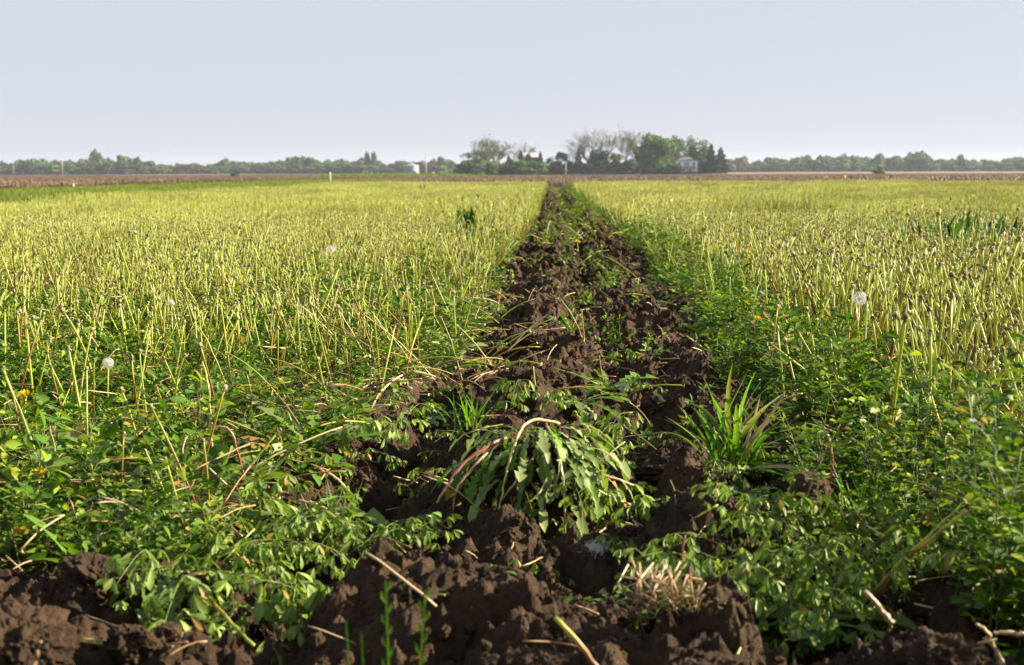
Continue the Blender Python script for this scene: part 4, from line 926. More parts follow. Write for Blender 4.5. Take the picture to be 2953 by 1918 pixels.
torn(1790,1165,.10,.024,'grey seed fluff under the drooping plant right of the strip')
torn(1460,1062,.10,.014,'small bit of seed fluff at the left of the fluffy clod')
flower(2165,1012,.10,'flower','yellow dandelion flower in the weeds below the right stand',1.0)
flower(2120,1040,.10,'flower','yellow dandelion flower facing left below the right stand',.9)
flower(92,1113,.12,'flower','orange-yellow dandelion flower at the left edge of the weeds',1.0)
flower(60,925,.16,'flower','yellow dandelion flower near the left edge above the weeds',1.0)
flower(560,795,.13,'flower','yellow dandelion flower half hidden in left alfalfa',1.0)
flower(55,1245,.06,'flower','small yellow flower at the lower left edge',.8)
flower(1342,563,.12,'flower','yellow flower standing in the far strip',1.2)
flower(1383,540,.12,'flower','farther yellow flower right of the strip centre',1.2)
flower(1160,688,.08,'flower','orange-yellow flower on the left lip of the far furrow',1.0)
flower(1760,745,.15,'flower','orange flower head beside the right-hand alfalfa',.9)
flower(2365,487,.32,'flower','bright yellow flower above the crop at the right edge',2.2)
flower(2210,463,.33,'flower','far yellow flower above the crop at right',2.6)

# out-of-the-way taller growth that stands right of the picture and shades its lower right corner
yy=rng.uniform(1.5,2.7,300); xx=.35*yy+.12+rng.uniform(0,1.0,300); n=len(xx)
tall2=[sprig(1850+k,H=.27,nodes=16,ls=.027,lean=.12).mesh(f'tallb_{k}',[m_alf,m_alfs]) for k in range(4)]
scatter('tall_alfalfa_cover',proto_collection('tallalf',tall2),np.column_stack([xx,yy,np.full(n,-.02)]),eul(n,.12),sc3(rng.uniform(.85,1.15,n)),rng.integers(0,4,n),'taller alfalfa standing at the right side of the picture')
# torn plants and short stems mixed into the far part of the strip
tp=[]
for k in range(6):
    rnd=random.Random(1900+k); mb=MB(); mb.merge(far_patch(1910+k,.16,0,3)); 
    for j in range(4):
        a=rnd.uniform(0,6.28); path=bend((rnd.gauss(0,.05),rnd.gauss(0,.05),.02),(math.cos(a),math.sin(a),rnd.uniform(0,.8)),rnd.uniform(.1,.22),3,.6,.1,rnd); tube(mb,path,.003,3,0,0,1,rnd.random())
    mb.m=[x if x==3 else 0 for x in mb.m]; tp.append(mb.mesh(f'torn_{k}',[m_stalk,m_head,m_bract,m_alf]))
Q=sample(9,6.5,60,lambda x,y: ((x>xl(y)+.16*ss(12,20,y))&(x<xr(y)))*(.25+.75*ss(8,14,y)+.8*(x>.15)*ss(14,20,y)),x_lo=-.5,x_hi=.9,far_falloff=fo); n=len(Q)
scatter('torn_plants',proto_collection('tornplants',tp),np.column_stack([Q,soilz(Q[:,0],Q[:,1])+.01]),eul(n,.3),sc3(rng.uniform(.7,1.3,n)),rng.integers(0,6,n),'torn stems and leaves mixed into the turned soil up the strip')
# broad dock plants
def dock(u,v,z,n,L,W,label,seed,sx=.1,sy=.05,dist=None):
    rnd=random.Random(seed); p=at(u,v,z); t=thing('dock_plant',label,'dock plant',(p.x,p.y,-.02))
    for k in range(n):
        mb=MB(); a=rnd.uniform(0,6.28); path=bend((rnd.uniform(-sx,sx),rnd.gauss(0,sy),0),(math.cos(a)*.6,math.sin(a)*.6,rnd.uniform(.7,1.8)),L*rnd.uniform(.45,1.1),6,rnd.uniform(.1,1.),.05,rnd); ribbon(mb,path,[W*x for x in (.15,.7,1,1,.8,.5,.05)],r=rnd.random(),fold=.3,twist=rnd.gauss(0,.8)); mb.obj('leaf',m_dock,t)
dock(2205,600,0,150,.36,.036,'dark broad-leaved dock patch in the stalks at upper right',1,.25,.5)
dock(2290,600,0,150,.34,.036,'dark dock plants right of the larger dock patch',2,.25,.5)
dock(2360,595,0,120,.36,.036,'dark dock plant cut by the right edge',3,.25,.5)
dock(1090,535,0,80,.32,.03,'dark green dock tuft standing in the left field near the strip',4,.05,.9)
dock(1086,490,0,60,.36,.034,'second dark dock tuft just behind the tuft in the left field',5,.05,1.1)
dock(1080,560,0,90,.22,.03,'low dark dock leaves at the front of the tuft in the left field',8,.05,.7)
dock(1043,446,0,14,.40,.04,'small far dock tuft in the left field',6,.08,.2)
dock(980,452,0,12,.36,.04,'faint far dock clump left of the strip',7,.15,.2)
# leafy tall weeds at both sides (broader alfalfa)
def bushy(u,v,z,k,s,label):
    p=at(u,v,z); o=bpy.data.objects.new('tall_alfalfa',tall_meshes[k%4]); COL.objects.link(o); o.location=(p.x,p.y,sz1(p.x,p.y) if abs(p.x)<1.2 else -.015); o.rotation_euler=(0,0,k*1.3); o.scale=(s,)*3; tag(o,label,'alfalfa plant','tall leafy alfalfa above the cover')
tall_meshes=[sprig(1800+k,H=.27,nodes=16,ls=.027,lean=.12).mesh(f'tall_{k}',[m_alf,m_alfs]) for k in range(4)]
rt=random.Random(9)
for k in range(44):
    y=rt.uniform(3.6,10); x=float(xr(y))+rt.uniform(.05,.40); P_=Vector((x,y,0)); u,v,_=project(P_); bushy(u,v,0,k,rt.uniform(.7,1.0),f'tall leafy alfalfa on the green bank right of the strip, {"near" if y<6 else "far"} part')
for k in range(14):
    u=rt.uniform(2200,2400); v=rt.uniform(1240,1500); bushy(u,v,0,k,rt.uniform(1.2,1.5),'large-leaved bright alfalfa at the lower right edge')
for k in range(30):
    u=rt.uniform(1850,2380); v=rt.uniform(1140,1300)+max(0,(u-2150))*.9; bushy(u,v,0,k,rt.uniform(.75,1.05),f'tall leafy alfalfa in the {"lower right corner" if u>2150 else "dark weeds at right"}')
for k in range(30):
    u=rt.uniform(0,900); v=rt.uniform(640,1000); bushy(u,v,0,k,rt.uniform(.7,.95),f'tall leafy alfalfa {"at far left" if u<330 else "in the left alfalfa patch"}')

# straw stubble crown and straw pieces at the bottom
p=at(1545,1385,.12); zz=sz1(p.x,p.y)+.03; t=thing('stubble_crown','clump of short broken straw-coloured stems with grey fluff on the front clods','stubble',(p.x,p.y,zz)); rnd=random.Random(44)
for k in range(34):
    mb=MB(); q=Vector((rnd.uniform(-.045,.045),rnd.uniform(-.03,.03),0)); H=rnd.uniform(.025,.065); path=[q,q+Vector((rnd.gauss(0,.007),rnd.gauss(0,.006),H*.5)),q+Vector((rnd.gauss(0,.012),rnd.gauss(0,.01),H))]; tube(mb,path,[.0016,.0015,.0014],5,0,r=rnd.random()); mb.obj('straw',m_dry,t)
for k in range(16):
    mb=MB(); a=rnd.uniform(0,6.28); q=Vector((rnd.uniform(-.04,.04),rnd.uniform(-.03,.03),rnd.uniform(.01,.045))); tube(mb,[q,q+Vector((math.cos(a)*.03,math.sin(a)*.03,rnd.gauss(0,.01)))],.0011,4,0,r=rnd.random()); mb.obj('straw',m_dry,t)
mb=MB()
for k in range(420):
    q=Vector((rnd.gauss(.01,.028),rnd.gauss(-.01,.02),rnd.uniform(0,.035))); a=rnd.uniform(0,6.28); e=q+Vector((math.cos(a),math.sin(a),rnd.gauss(0,.6)))*.009; w=Vector((0,.0,.0005)); mb.add([q-w,q+w,e+w,e-w],[(0,1,2,3)],0,.5,rnd.random())
mb.obj('fluff',m_bract,t)
for (pp,z,lb,rad) in [([(2075,1450),(2050,1420),(2020,1385),(2008,1375)],.13,'flat straw piece stuck in the big lower right clod',.004),([(1580,1325),(1585,1290),(1592,1245)],.12,'dead upright stem behind the straw stubble',.002),
   ([(2330,1540),(2310,1500),(2290,1465),(2270,1450)],.06,'dead brown bent stem in the bottom right corner',.003),([(2380,1475),(2340,1470),(2310,1472)],.09,'yellowish stem lying at the right edge near the bottom',.0035),([(1800,945),(1830,925),(1865,915)],.12,'glossy straw-coloured leaf right of the bright grass',.003),
   ([(75,1560),(85,1520),(95,1490)],.10,'short straw stub at the bottom left',.003)]:
    d=at(pp[0][0],pp[0][1],z).y; lone('straw_piece',lb,[AD(u,v,d) for u,v in pp],rad,mat=m_dry,head=None,cat='straw')

# ------------------------------------------------------------------ far objects
Y0=700.
def far(srcpx,y): d=ray(src(srcpx),src(500)); k=y/d.y; return Vector((d.x*k,y,float(tz(y))+.0))
def hpx(n,y): return n*y/FPX       # height or width in metres of n source pixels at distance y
m_bark=simplemat('bark',(.16,.13,.11),.9,.1,8); m_barkg=simplemat('pale_bark',(.30,.27,.24),.9,.1,8)
def crownmat(name,pts,val=.3): return plantmat(name,pts,trans=.25,rough=.7,spec=.15,objk=.6,val=val)
cm_green=crownmat('crown_green',[(0,(.04,.095,.02)),(.5,(.06,.13,.028)),(1,(.09,.165,.038))])
cm_dark=crownmat('crown_dark',[(0,(.02,.05,.02)),(.6,(.03,.068,.025)),(1,(.045,.09,.03))])
cm_spring=crownmat('crown_spring',[(0,(.09,.115,.04)),(.5,(.13,.15,.055)),(1,(.17,.19,.075))])
cm_brown=crownmat('crown_twigs',[(0,(0.1120,0.0875,0.0700)),(.6,(0.1540,0.1225,0.0910)),(1,(0.1820,0.1540,0.1050))])
cm_con=crownmat('crown_conifer',[(0,(.012,.028,.016)),(.6,(.02,.042,.02)),(1,(.03,.058,.025))],.2)
cm_bright=crownmat('crown_bright',[(0,(.045,.108,.022)),(.5,(.068,.145,.03)),(1,(.10,.185,.04))])
cm_far=crownmat('crown_far',[(0,(.04,.085,.027)),(.45,(.062,.115,.036)),(.8,(.09,.145,.05)),(1,(.12,.165,.07))])
cm_farbrown=crownmat('crown_far_brown',[(0,(0.1190,0.0770,0.0560)),(1,(0.1680,0.1190,0.0770))])
def leafcloud(mb,rnd,lobes,n,size,mi=0):
    tot=sum(l[3]*l[4] for l in lobes)
    for (cx,cy,cz,rx,rz) in lobes:
        m=int(n*rx*rz/tot); lr=rnd.random()
        for _ in range(m):
            z=rnd.uniform(-1,1); a=rnd.uniform(0,2*PI); q=math.sqrt(1-z*z); rr=rnd.uniform(.72,1.06) if rnd.random()<.75 else rnd.uniform(.2,.8)
            nrm=Vector((math.cos(a)*q,math.sin(a)*q,z)); c=Vector((cx+nrm.x*rx*rr,cy+nrm.y*rx*rr,cz+nrm.z*rz*rr))
            nn=(nrm+Vector((rnd.gauss(0,.45),rnd.gauss(0,.45),rnd.gauss(0,.45)))).normalized(); u,v=frame(nn); s=size*rnd.uniform(.5,1.2)
            k=5; an0=rnd.uniform(0,6.28); mb.add([c+u*math.cos(an0+2*PI*j/k)*s*rnd.uniform(.6,1.1)+v*math.sin(an0+2*PI*j/k)*s*rnd.uniform(.6,1.1)+nn*rnd.gauss(0,.15)*s for j in range(k)],[tuple(range(k))],mi,.5,(lr*.4+rnd.random()*.45)%1)
def leafy(seed,H,Wd,n=2600,size=.035,base=.12,lobes=16,round_=1.):
    """unit-free: all in metres"""
    rnd=random.Random(seed); cr=MB(); tr=MB(); L=[]; top=H*.5*(1+base); rz=(H-H*base)/2
    for k in range(lobes):
        z=rnd.uniform(-.8,.85); q=math.sqrt(max(0,1-abs(z)**(2.2*round_)))*rnd.uniform(.25,.72); a=rnd.uniform(0,6.28); s=rnd.uniform(.26,.44)
        L.append((math.cos(a)*q*Wd/2,math.sin(a)*q*Wd/2,top+z*rz*.78,s*Wd/2*1.05,s*rz*.9))
    leafcloud(cr,rnd,L,n,size*Wd)
    va=np.array(cr.v); hi=np.percentile(va[:,2],99.6); lo=np.percentile(va[:,2],.5); wx=np.percentile(np.abs(va[:,:2]),98.5); bz=max(H*base,0)-.3
    va[:,:2]*=Wd/2/wx; va[:,2]=bz+(va[:,2]-lo)/(hi-lo)*(H-bz); cr.v=[tuple(q) for q in va]
    tube(tr,[Vector((0,0,-.5)),Vector((.1,0,H*.3)),Vector((0,0,H*.6))],[H*.022,H*.016,H*.008],7)
    for l in L[:8]: tube(tr,[Vector((0,0,H*.22)),Vector((l[0]*.5,l[1]*.5,(l[2]+H*.22)*.5)),Vector(l[:3])],[H*.01,H*.006,H*.003],5)
    return tr,cr
def bare(seed,H,Wd,leaf=.25,depth=6,leafn=1):
    rnd=random.Random(seed); tr=MB(); tw=MB()
    def br(p,d,L,r,k):
        n=3; path=[p]; q=p.copy(); dd=d.copy()
        for i in range(n): dd=(dd+Vector((rnd.gauss(0,.12),rnd.gauss(0,.12),.06))).normalized(); q=q+dd*L/n; path.append(q.copy())
        if k<=2: tube(tr,path,[r,r*.9,r*.8,r*.65],5 if k<1 else 4,0,r=rnd.random(),cap=False)
        else: tube(tw,path,[max(.026,r),max(.02,r*.85),max(.016,r*.7),.013],3,0,r=rnd.random(),cap=False)
        if k>=depth: 
            if rnd.random()<leaf:
                for _ in range(leafn*2):
                    c=q+Vector((rnd.gauss(0,.25),rnd.gauss(0,.25),rnd.gauss(0,.25))); u,v=frame(Vector((rnd.gauss(0,1),rnd.gauss(0,1),rnd.gauss(0,1)+.01))); s=rnd.uniform(.1,.22); tw.add([c-u*s,c-v*s*.7,c+u*s,c+v*s],[(0,1,2,3)],1,.5,rnd.random())
            return
        for j in range(2 if rnd.random()<.35 and k else 3 if k else 5):
            a=rnd.uniform(0,6.28); sp=rnd.uniform(.32,.75) if k else rnd.uniform(.25,.5); u,v=frame(dd)
            nd=(dd*math.cos(sp)+(u*math.cos(a)+v*math.sin(a))*math.sin(sp)+Vector((0,0,.20))).normalized(); br(path[-1] if rnd.random()<.7 else path[2],nd,L*rnd.uniform(.55,.98),r*.62,k+1)
    br(Vector((0,0,-.4)),Vector((0,0,1)),H*.2,H*.016,0)
    va=np.array(tw.v); zm=np.percentile(va[:,2],99.5); xm=np.percentile(np.abs(va[:,:2]),94)
    for m in (tr,tw): m.v=[(p[0]*Wd/2/xm,p[1]*Wd/2/xm,p[2]*H/zm) for p in m.v]
    return tr,tw
def conifer(seed,H,Wd,n=1900):
    rnd=random.Random(seed); tr=MB(); cr=MB(); tube(tr,[Vector((0,0,-.4)),Vector((0,0,H*.96))],[H*.018,.03],6)
    for k in range(n):
        f=rnd.random()**.65; z=H*(.04+.96*(1-f)) ; tier=.75+.25*math.sin(z*5.5/H*2*PI+seed); rr=(f**.85)*Wd/2*tier*rnd.uniform(.45,1.05)+.12; a=rnd.uniform(0,6.28)
        c=Vector((math.cos(a)*rr,math.sin(a)*rr,z)); d=Vector((math.cos(a),math.sin(a),-.35+rnd.gauss(0,.2))).normalized(); u,v=frame(d); s=H*.034*rnd.uniform(.6,1.3)
        cr.add([c-d*s-u*s*.4,c-d*s+u*s*.4,c+d*s*.9+Vector((0,0,-s*.3)),c+v*s*.3],[(0,1,3),(1,2,3),(2,0,3)],0,.5,rnd.random())
    return tr,cr
def tree(kind,px,top,w,label,y=Y0,cm=None,seed=None,foot=506,bark=None,name=None,group='trees round the farmstead',**kw):
    seed=seed if seed is not None else int(px*13+top); H=hpx(foot-top,y); Wd=hpx(w,y); p=far(px,y)
    if kind=='leafy': tr,cr=leafy(seed,H,Wd,**kw); cm=cm or cm_green; nm='leafy_tree'
    elif kind=='bush': tr,cr=leafy(seed,H,Wd,**{'base':.0,'round_':.8,**kw}); cm=cm or cm_dark; nm='bush'
    elif kind=='bare': tr,cr=bare(seed,H,Wd,**kw); cm=cm or cm_brown; nm='bare_tree'
    else: tr,cr=conifer(seed,H,Wd,**kw); cm=cm or cm_con; nm='conifer'
    t=thing(name or nm,label,{'leafy_tree':'tree','bush':'bush','bare_tree':'tree','conifer':'conifer'}[nm],p,0,group)
    tr.obj('trunk',bark or m_bark,t)
    cr.obj('crown',[cm,cm_spring] if kind=='bare' else cm,t,smooth=False)
    return t
# (kind, centre px, top px, width px, label, dy, options) on the 2953 px wide photograph
T=[('bush',1354,468,74,'big round dark bush at the left end of the farmstead',-8,{}),
('bare',1376,403,74,'tall thinly leaved tree at the left end of the farmstead',10,dict(cm=cm_spring,leaf=.8,leafn=2)),
('bare',1432,403,74,'tall bare spreading tree second from the left',14,dict(leaf=.25)),
('bush',1414,470,62,'green bush under the two tall left trees',-4,dict(cm=cm_green)),
('bush',1395,450,60,'olive understory bush between the two tall left trees',6,dict(cm=cm_spring)),
('bush',1458,478,40,'low dark bush left of the first spruce',-2,{}),
('conifer',1467,449,34,'dark spruce left of the white barn roof',2,{}),
('bush',1482,462,34,'dark rounded tree beside the dark spruce left of the barn',4,{}),
('conifer',1503,436,20,'thin pointed spruce at the left end of the barn roof',6,{}),
('bare',1490,430,26,'small bare tree left of the thin pointed spruce',12,dict(leaf=.3)),
('bush',1530,466,84,'bright green willow bush below the barn',-10,dict(cm=cm_green)),
('leafy',1530,444,24,'round dark tree in front of the barn roof',0,dict(cm=cm_dark,base=.3)),
('conifer',1558,439,32,'ragged spruce at the right end of the barn',0,{}),
('conifer',1520,446,26,'short dark spruce standing before the left half of the barn roof',0,{}),
('bare',1512,411,16,'bare narrow tree rising behind the barn roof',55,dict(leaf=.3)),
('bare',1541,421,26,'bare bent tree behind the right half of the barn roof',60,dict(leaf=.3)),
('bush',1590,456,40,'dark evergreen mass right of the barn',2,dict(cm=cm_dark)),
('leafy',1621,441,34,'lollipop shaped pine with a flat dark crown',0,dict(cm=cm_con,base=.45)),
('bush',1612,472,46,'dark hedge under the lollipop shaped pine',4,{}),
('bare',1645,420,34,'faint thin bare tree beyond the utility pole',150,dict(leaf=.1,cm=cm_brown)),
('bush',1640,466,40,'dark shrub behind the farm utility pole',6,{}),
('conifer',1668,431,34,'dark spruce left of the tallest trees',-2,{}),
('bare',1706,382,76,'tall bare tree at the left of the highest group',10,dict(leaf=.35)),
('bare',1752,375,76,'tallest bare tree of the farmstead',14,dict(leaf=.45)),
('bare',1796,384,52,'tall tree with olive young leaves beside the tallest tree',8,dict(cm=cm_spring,leaf=.9,leafn=2)),
('bare',1834,381,48,'slender bare tree just left of the big green tree',12,dict(leaf=.3)),
('leafy',1722,436,60,'dark understory tree under the tall bare trees',4,dict(cm=cm_dark)),
('leafy',1765,446,56,'olive understory tree under the tallest tree',6,dict(cm=cm_spring)),
('bush',1735,480,40,'low green shrub with a bright side under the tall trees',-6,dict(cm=cm_green)),
('bush',1700,474,50,'dark bush right of the spruce by the tall trees',-2,{}),
('bush',1790,470,50,'dark bush below the slender bare tree',2,{}),
('bush',1822,462,44,'shaded bush left of the small blue house',10,{}),
('leafy',1889,395,96,'largest round green tree left of the white house',-6,dict(n=5200,base=.02,cm=cm_bright)),
('leafy',1952,397,52,'green tree directly behind the left of the white house',26,dict(base=.1)),
('leafy',1992,400,44,'tall narrow green tree behind the white house roof',30,dict(base=.1)),
('leafy',2020,412,64,'light green tree behind the right of the white house',22,dict(base=.1)),
('conifer',2050,419,48,'dark spruce right of the white house',0,dict(n=2600)),
('conifer',2078,428,56,'broad spruce at the right end of the farmstead',-4,dict(n=2600)),
('bush',1935,478,52,'dark shrub between the big tree and the white house',-4,{}),
('bush',1993,496,34,'low round bush in front of the white house porch',-14,dict(n=900)),
('bush',1967,497,24,'small shrub at the left corner of the white house',-14,dict(n=700)),
('bush',2022,470,30,'dark bush at the right corner of the white house',2,{}),
('bush',1925,466,64,'dark bush filling in behind the big tree beside the white house',18,dict(cm=cm_green)),
('bush',1905,446,74,'mid-green tree closing the gap under the big tree beside the white house',14,dict(cm=cm_green)),
('bush',1868,462,60,'dark bush behind the small blue house',24,{})]
for (k,px,top,w,lb,dy,kw) in T: tree(k,px,top,w*(1.3 if k=='bare' else 1.3 if k=='conifer' else 1.08),lb,Y0+dy,**kw)
rq=random.Random(55)
for k in range(17): tree('bush',1350+k*42+rq.uniform(-8,8),rq.uniform(470,486),rq.uniform(50,66),f'dark low bush in the row closing the gaps {"left of" if k<4 else "below" if k<8 else "right of"} the white barn',Y0+42,cm=cm_dark if k%3 else cm_green,n=1100,group='background bushes of the farmstead')


# white farmhouse with hip roof and front porch
m_wall=simplemat('white_siding',(.80,.84,.90),.6,.3,.8,.06); m_roof=simplemat('grey_shingles',(.12,.12,.125),.8,.2,3,.15); m_glass=simplemat('window_glass',(.05,.06,.07),.15,.5); m_trim=simplemat('white_trim',(.72,.72,.72),.5)
hp=far(1980.6,Y0-2); hw=hpx(60,Y0)/2; zE=6.55; zR=8.45
hs=thing('white_farmhouse','white two storey farmhouse with grey hip roof and front porch','house',hp)
mb=MB(); box(mb,-hw,hw,0,8,-.3,zE); mb.obj('wall',m_wall,hs,smooth=False)
e=.45; mb=MB(); mb.add([(-hw-e,-e,zE),(hw+e,-e,zE),(hw+e,8+e,zE),(-hw-e,8+e,zE),(-1.6,4,zR),(1.6,4,zR)],[(0,1,5,4),(1,2,5),(2,3,4,5),(3,0,4),(3,2,1,0)]); rf=mb.obj('roof',m_roof,hs,smooth=False)
mb=MB(); box(mb,.6,1.3,4.2,4.9,zR-.4,zR+.7); mb.obj('chimney',simplemat('brick',(.25,.12,.09),.8),rf,smooth=False)
def window(par,x,z,w,h,y=-.03):
    fr=MB(); box(fr,x-w/2-.1,x+w/2+.1,y-.05,y,z-.1,z+h+.1); f=fr.obj('window',m_trim,par,smooth=False); g=MB(); box(g,x-w/2,x+w/2,y-.09,y-.052,z,z+h); g.obj('pane',m_glass,f,smooth=False)
for x,w in ((-3.6,1.1),(-.75,.95),(.55,.95),(3.4,1.1)): window(hs,x,4.3,w,1.4)
window(hs,-1.3,1.2,1.1,1.5); 
mb=MB(); box(mb,1.2,2.3,-.09,-.03,0.1,2.4); dr=mb.obj('door',m_glass,hs,smooth=False)
pr=MB(); pr.add([(-3.9,-2.6,3.0),(4.6,-2.6,3.0),(4.6,-.02,3.0),(-3.9,-.02,3.0),(-3.2,-.02,3.95),(3.9,-.02,3.95)],[(0,1,5,4),(1,2,5),(3,0,4),(3,2,1,0),(2,3,4,5)]); pr.obj('porch_roof',m_roof,hs,smooth=False)
for x in (-3.6,-1.2,1.9,4.3): mb=MB(); box(mb,x-.14,x+.14,-2.5,-2.22,0,3.0); mb.obj('porch_post',m_trim,hs,smooth=False)
mb=MB(); box(mb,-3.9,4.6,-2.6,-.03,-.3,.35); mb.obj('porch_floor',m_trim,hs,smooth=False)
# small house left of the big tree
hp=far(1860,Y0+6); h2=thing('small_house','small pale blue low house half hidden left of the big green tree','house',hp); m_blue=simplemat('blue_siding',(.36,.40,.48),.7)
mb=MB(); box(mb,-3,3,0,6,-.3,3.0); mb.obj('wall',m_blue,h2,smooth=False); mb=MB(); mb.add([(-3.3,-.4,3.0),(3.3,-.4,3.0),(3.3,6.4,3.0),(-3.3,6.4,3.0),(-3.3,3,4.6),(3.3,3,4.6)],[(0,1,5,4),(1,2,5),(2,3,4,5),(3,0,4),(3,2,1,0)]); mb.obj('roof',m_roof,h2,smooth=False); window(h2,-1.2,1.0,.9,1.2); mb=MB(); box(mb,.6,1.6,-.09,-.03,0,2.1); mb.obj('door',m_glass,h2,smooth=False)
# white barn
hp=far(1530,Y0+30); bn=thing('white_barn','large barn with a bright white metal roof behind the spruces','barn',hp); m_metal=simplemat('white_metal',(.42,.41,.38),.35,.5,1,.04)
mb=MB(); box(mb,-4.2,4.2,0,11,-.3,8.8); mb.obj('wall',m_roof,bn,smooth=False); mb=MB(); mb.add([(-4.5,-.5,8.9),(4.5,-.5,8.9),(4.5,11.5,8.9),(-4.5,11.5,8.9),(-4.3,5.5,11.3),(4.3,5.5,11.3)],[(0,1,5,4),(1,2,5),(2,3,4,5),(3,0,4),(3,2,1,0)]); mb.obj('roof',m_metal,bn,smooth=False); mb=MB(); box(mb,-1.8,1.8,-.1,-.02,0,4); mb.obj('door',m_roof,bn,smooth=False)
# grain bin
m_bin=simplemat('galvanised',(.27,.31,.37),.5,.4,2,.10,metal=.2)
bp_=far(1187,Y0-20); gb=thing('grain_bin','round corrugated metal grain bin with a cone roof left of the farmstead','grain bin',bp_); r=hpx(41,Y0-20)/2; hb=hpx(28,Y0-20); ht=hpx(36,Y0-20)
mb=MB(); n=64; rows=30
vs=[];
for i in range(rows*2+1):
    z=-.3+(hb+.3)*i/(rows*2); rr=r+(.025 if i%2 else 0)
    for k in range(n): vs.append((math.cos(2*PI*k/n)*rr,math.sin(2*PI*k/n)*rr,z))
mb.add(vs,[(i*n+k,i*n+(k+1)%n,(i+1)*n+(k+1)%n,(i+1)*n+k) for i in range(rows*2) for k in range(n)]); mb.obj('wall',m_bin,gb)
mb=MB(); tube(mb,[Vector((0,0,hb-.02)),Vector((0,0,ht-.25)),Vector((0,0,ht-.24)),Vector((0,0,ht+.05))],[r+.15,.5,.45,.4],32); rf=mb.obj('roof',m_bin,gb,smooth=False)
mb=MB(); tube(mb,[Vector((r*.75,-r*.72,.0)),Vector((r*.95,-r*.4,hb))],.12,6); mb.obj('ladder',m_trim,gb)
mb=MB(); box(mb,r*.35,r*.75,-r*.98,-r*.80,.3,2.0); mb.obj('hatch',m_bin,gb,smooth=False)
# poles, posts, signs
m_pole=simplemat('weathered_wood',(.42,.38,.33),.8,.2,6); 
def pole(px,topy,basey,y,r,label,arm=True,name='utility_pole'):
    p=far(px,y); t=thing(name,label,'utility pole',p,0,'utility poles'); H=hpx(basey-topy,y); mb=MB(); tube(mb,[Vector((0,0,-.5)),Vector((0,0,H))],[r,r*.75],8); mb.obj('shaft',m_pole,t)
    if arm: mb=MB(); box(mb,-.9,.9,-.06,.06,H-.7,H-.55); mb.obj('crossarm',m_pole,t,smooth=False); mb=MB(); tube(mb,[Vector((0,0,H)),Vector((0,0,H+.3))],.08,6); mb.obj('insulator',m_glass,t)
pole(180,457,513,400,.10,'weathered pole standing in the bare field at far left',arm=False)
pole(1229,446,507,Y0-10,.28,'utility pole right of the grain bin')
pole(1632,470,508,Y0-25,.24,'utility pole in front of the farmstead evergreens')
pole(39,450,500,1250,.25,'thin faint pole beyond the treeline at far left')
def post(px,basey,topy,y,w,mat,label,cat,name):
    d=atd(src(px),src(basey),y); z=float(tz(y)); topz=atd(src(px),src(topy),y).z; mb=MB(); tube(mb,[Vector((0,0,z-.3-z)),Vector((0,0,topz-z-.04)),Vector((0,0,topz-z))],[w/2,w/2,w*.36],8); o=mb.obj(name,mat,loc=(d.x,y,z)); tag(o,label,cat)
post(2434.5,526,506,66,.125,simplemat('orange_post',(.72,.36,.10),.6),'short orange marker post at the far edge of the crop','marker post','marker_post')
post(951,520,496,72,.10,m_pole,'weathered wooden post on the verge left of the strip','fence post','fence_post')
post(212,534,530,60,.06,m_trim,'tiny white stake at the edge of the left brown field','stake','stake')
sp=far(1290,640); sg=thing('road_sign','yellow diamond road sign beside the farm road','road sign',sp); mb=MB(); tube(mb,[Vector((0,0,-.2)),Vector((0,0,1.9))],.05,6); mb.obj('signpost',m_pole,sg); mb=MB(); s=.75; mb.add([(0,-.08,1.0),(s,-.08,1.0+s),(0,-.08,1.0+2*s),(-s,-.08,1.0+s),(0,-.05,1.0),(s,-.05,1.0+s),(0,-.05,1.0+2*s),(-s,-.05,1.0+s)],[(0,1,2,3),(7,6,5,4),(0,4,5,1),(1,5,6,2),(2,6,7,3),(3,7,4,0)]); mb.obj('panel',simplemat('sign_yellow',(.75,.48,.04),.5),sg,smooth=False)
bx=far(1249,660); mbx=thing('mailbox','small white roadside mailbox right of the grain bin','mailbox',bx); mb=MB(); box(mb,-.5,.5,-.3,.3,.7,1.5); mb.obj('box',m_trim,mbx,smooth=False); mb=MB(); tube(mb,[Vector((0,0,-.2)),Vector((0,0,.7))],.06,6); mb.obj('signpost',m_pole,mbx)
# overhead wire from pole to pole
# shrubs standing alone in the fields
def lonebush(px,top,base,w,y,cm,label):
    p=far(px,y); b=atd(src(px),src(base),y); H=hpx(base-top,y); tr,cr=leafy(int(px),H,hpx(w,y),n=900,size=.05,base=0.,lobes=9); t=thing('bush',label,'bush',(p.x,y,float(tz(y)))); tr.obj('trunk',m_bark,t); cr.obj('crown',cm,t,smooth=False)
lonebush(2535,480,503,36,420,cm_spring,'lone olive bush standing in the bare field at right')
lonebush(678,495,507,30,520,cm_dark,'lone dark bush in the brown field at left')

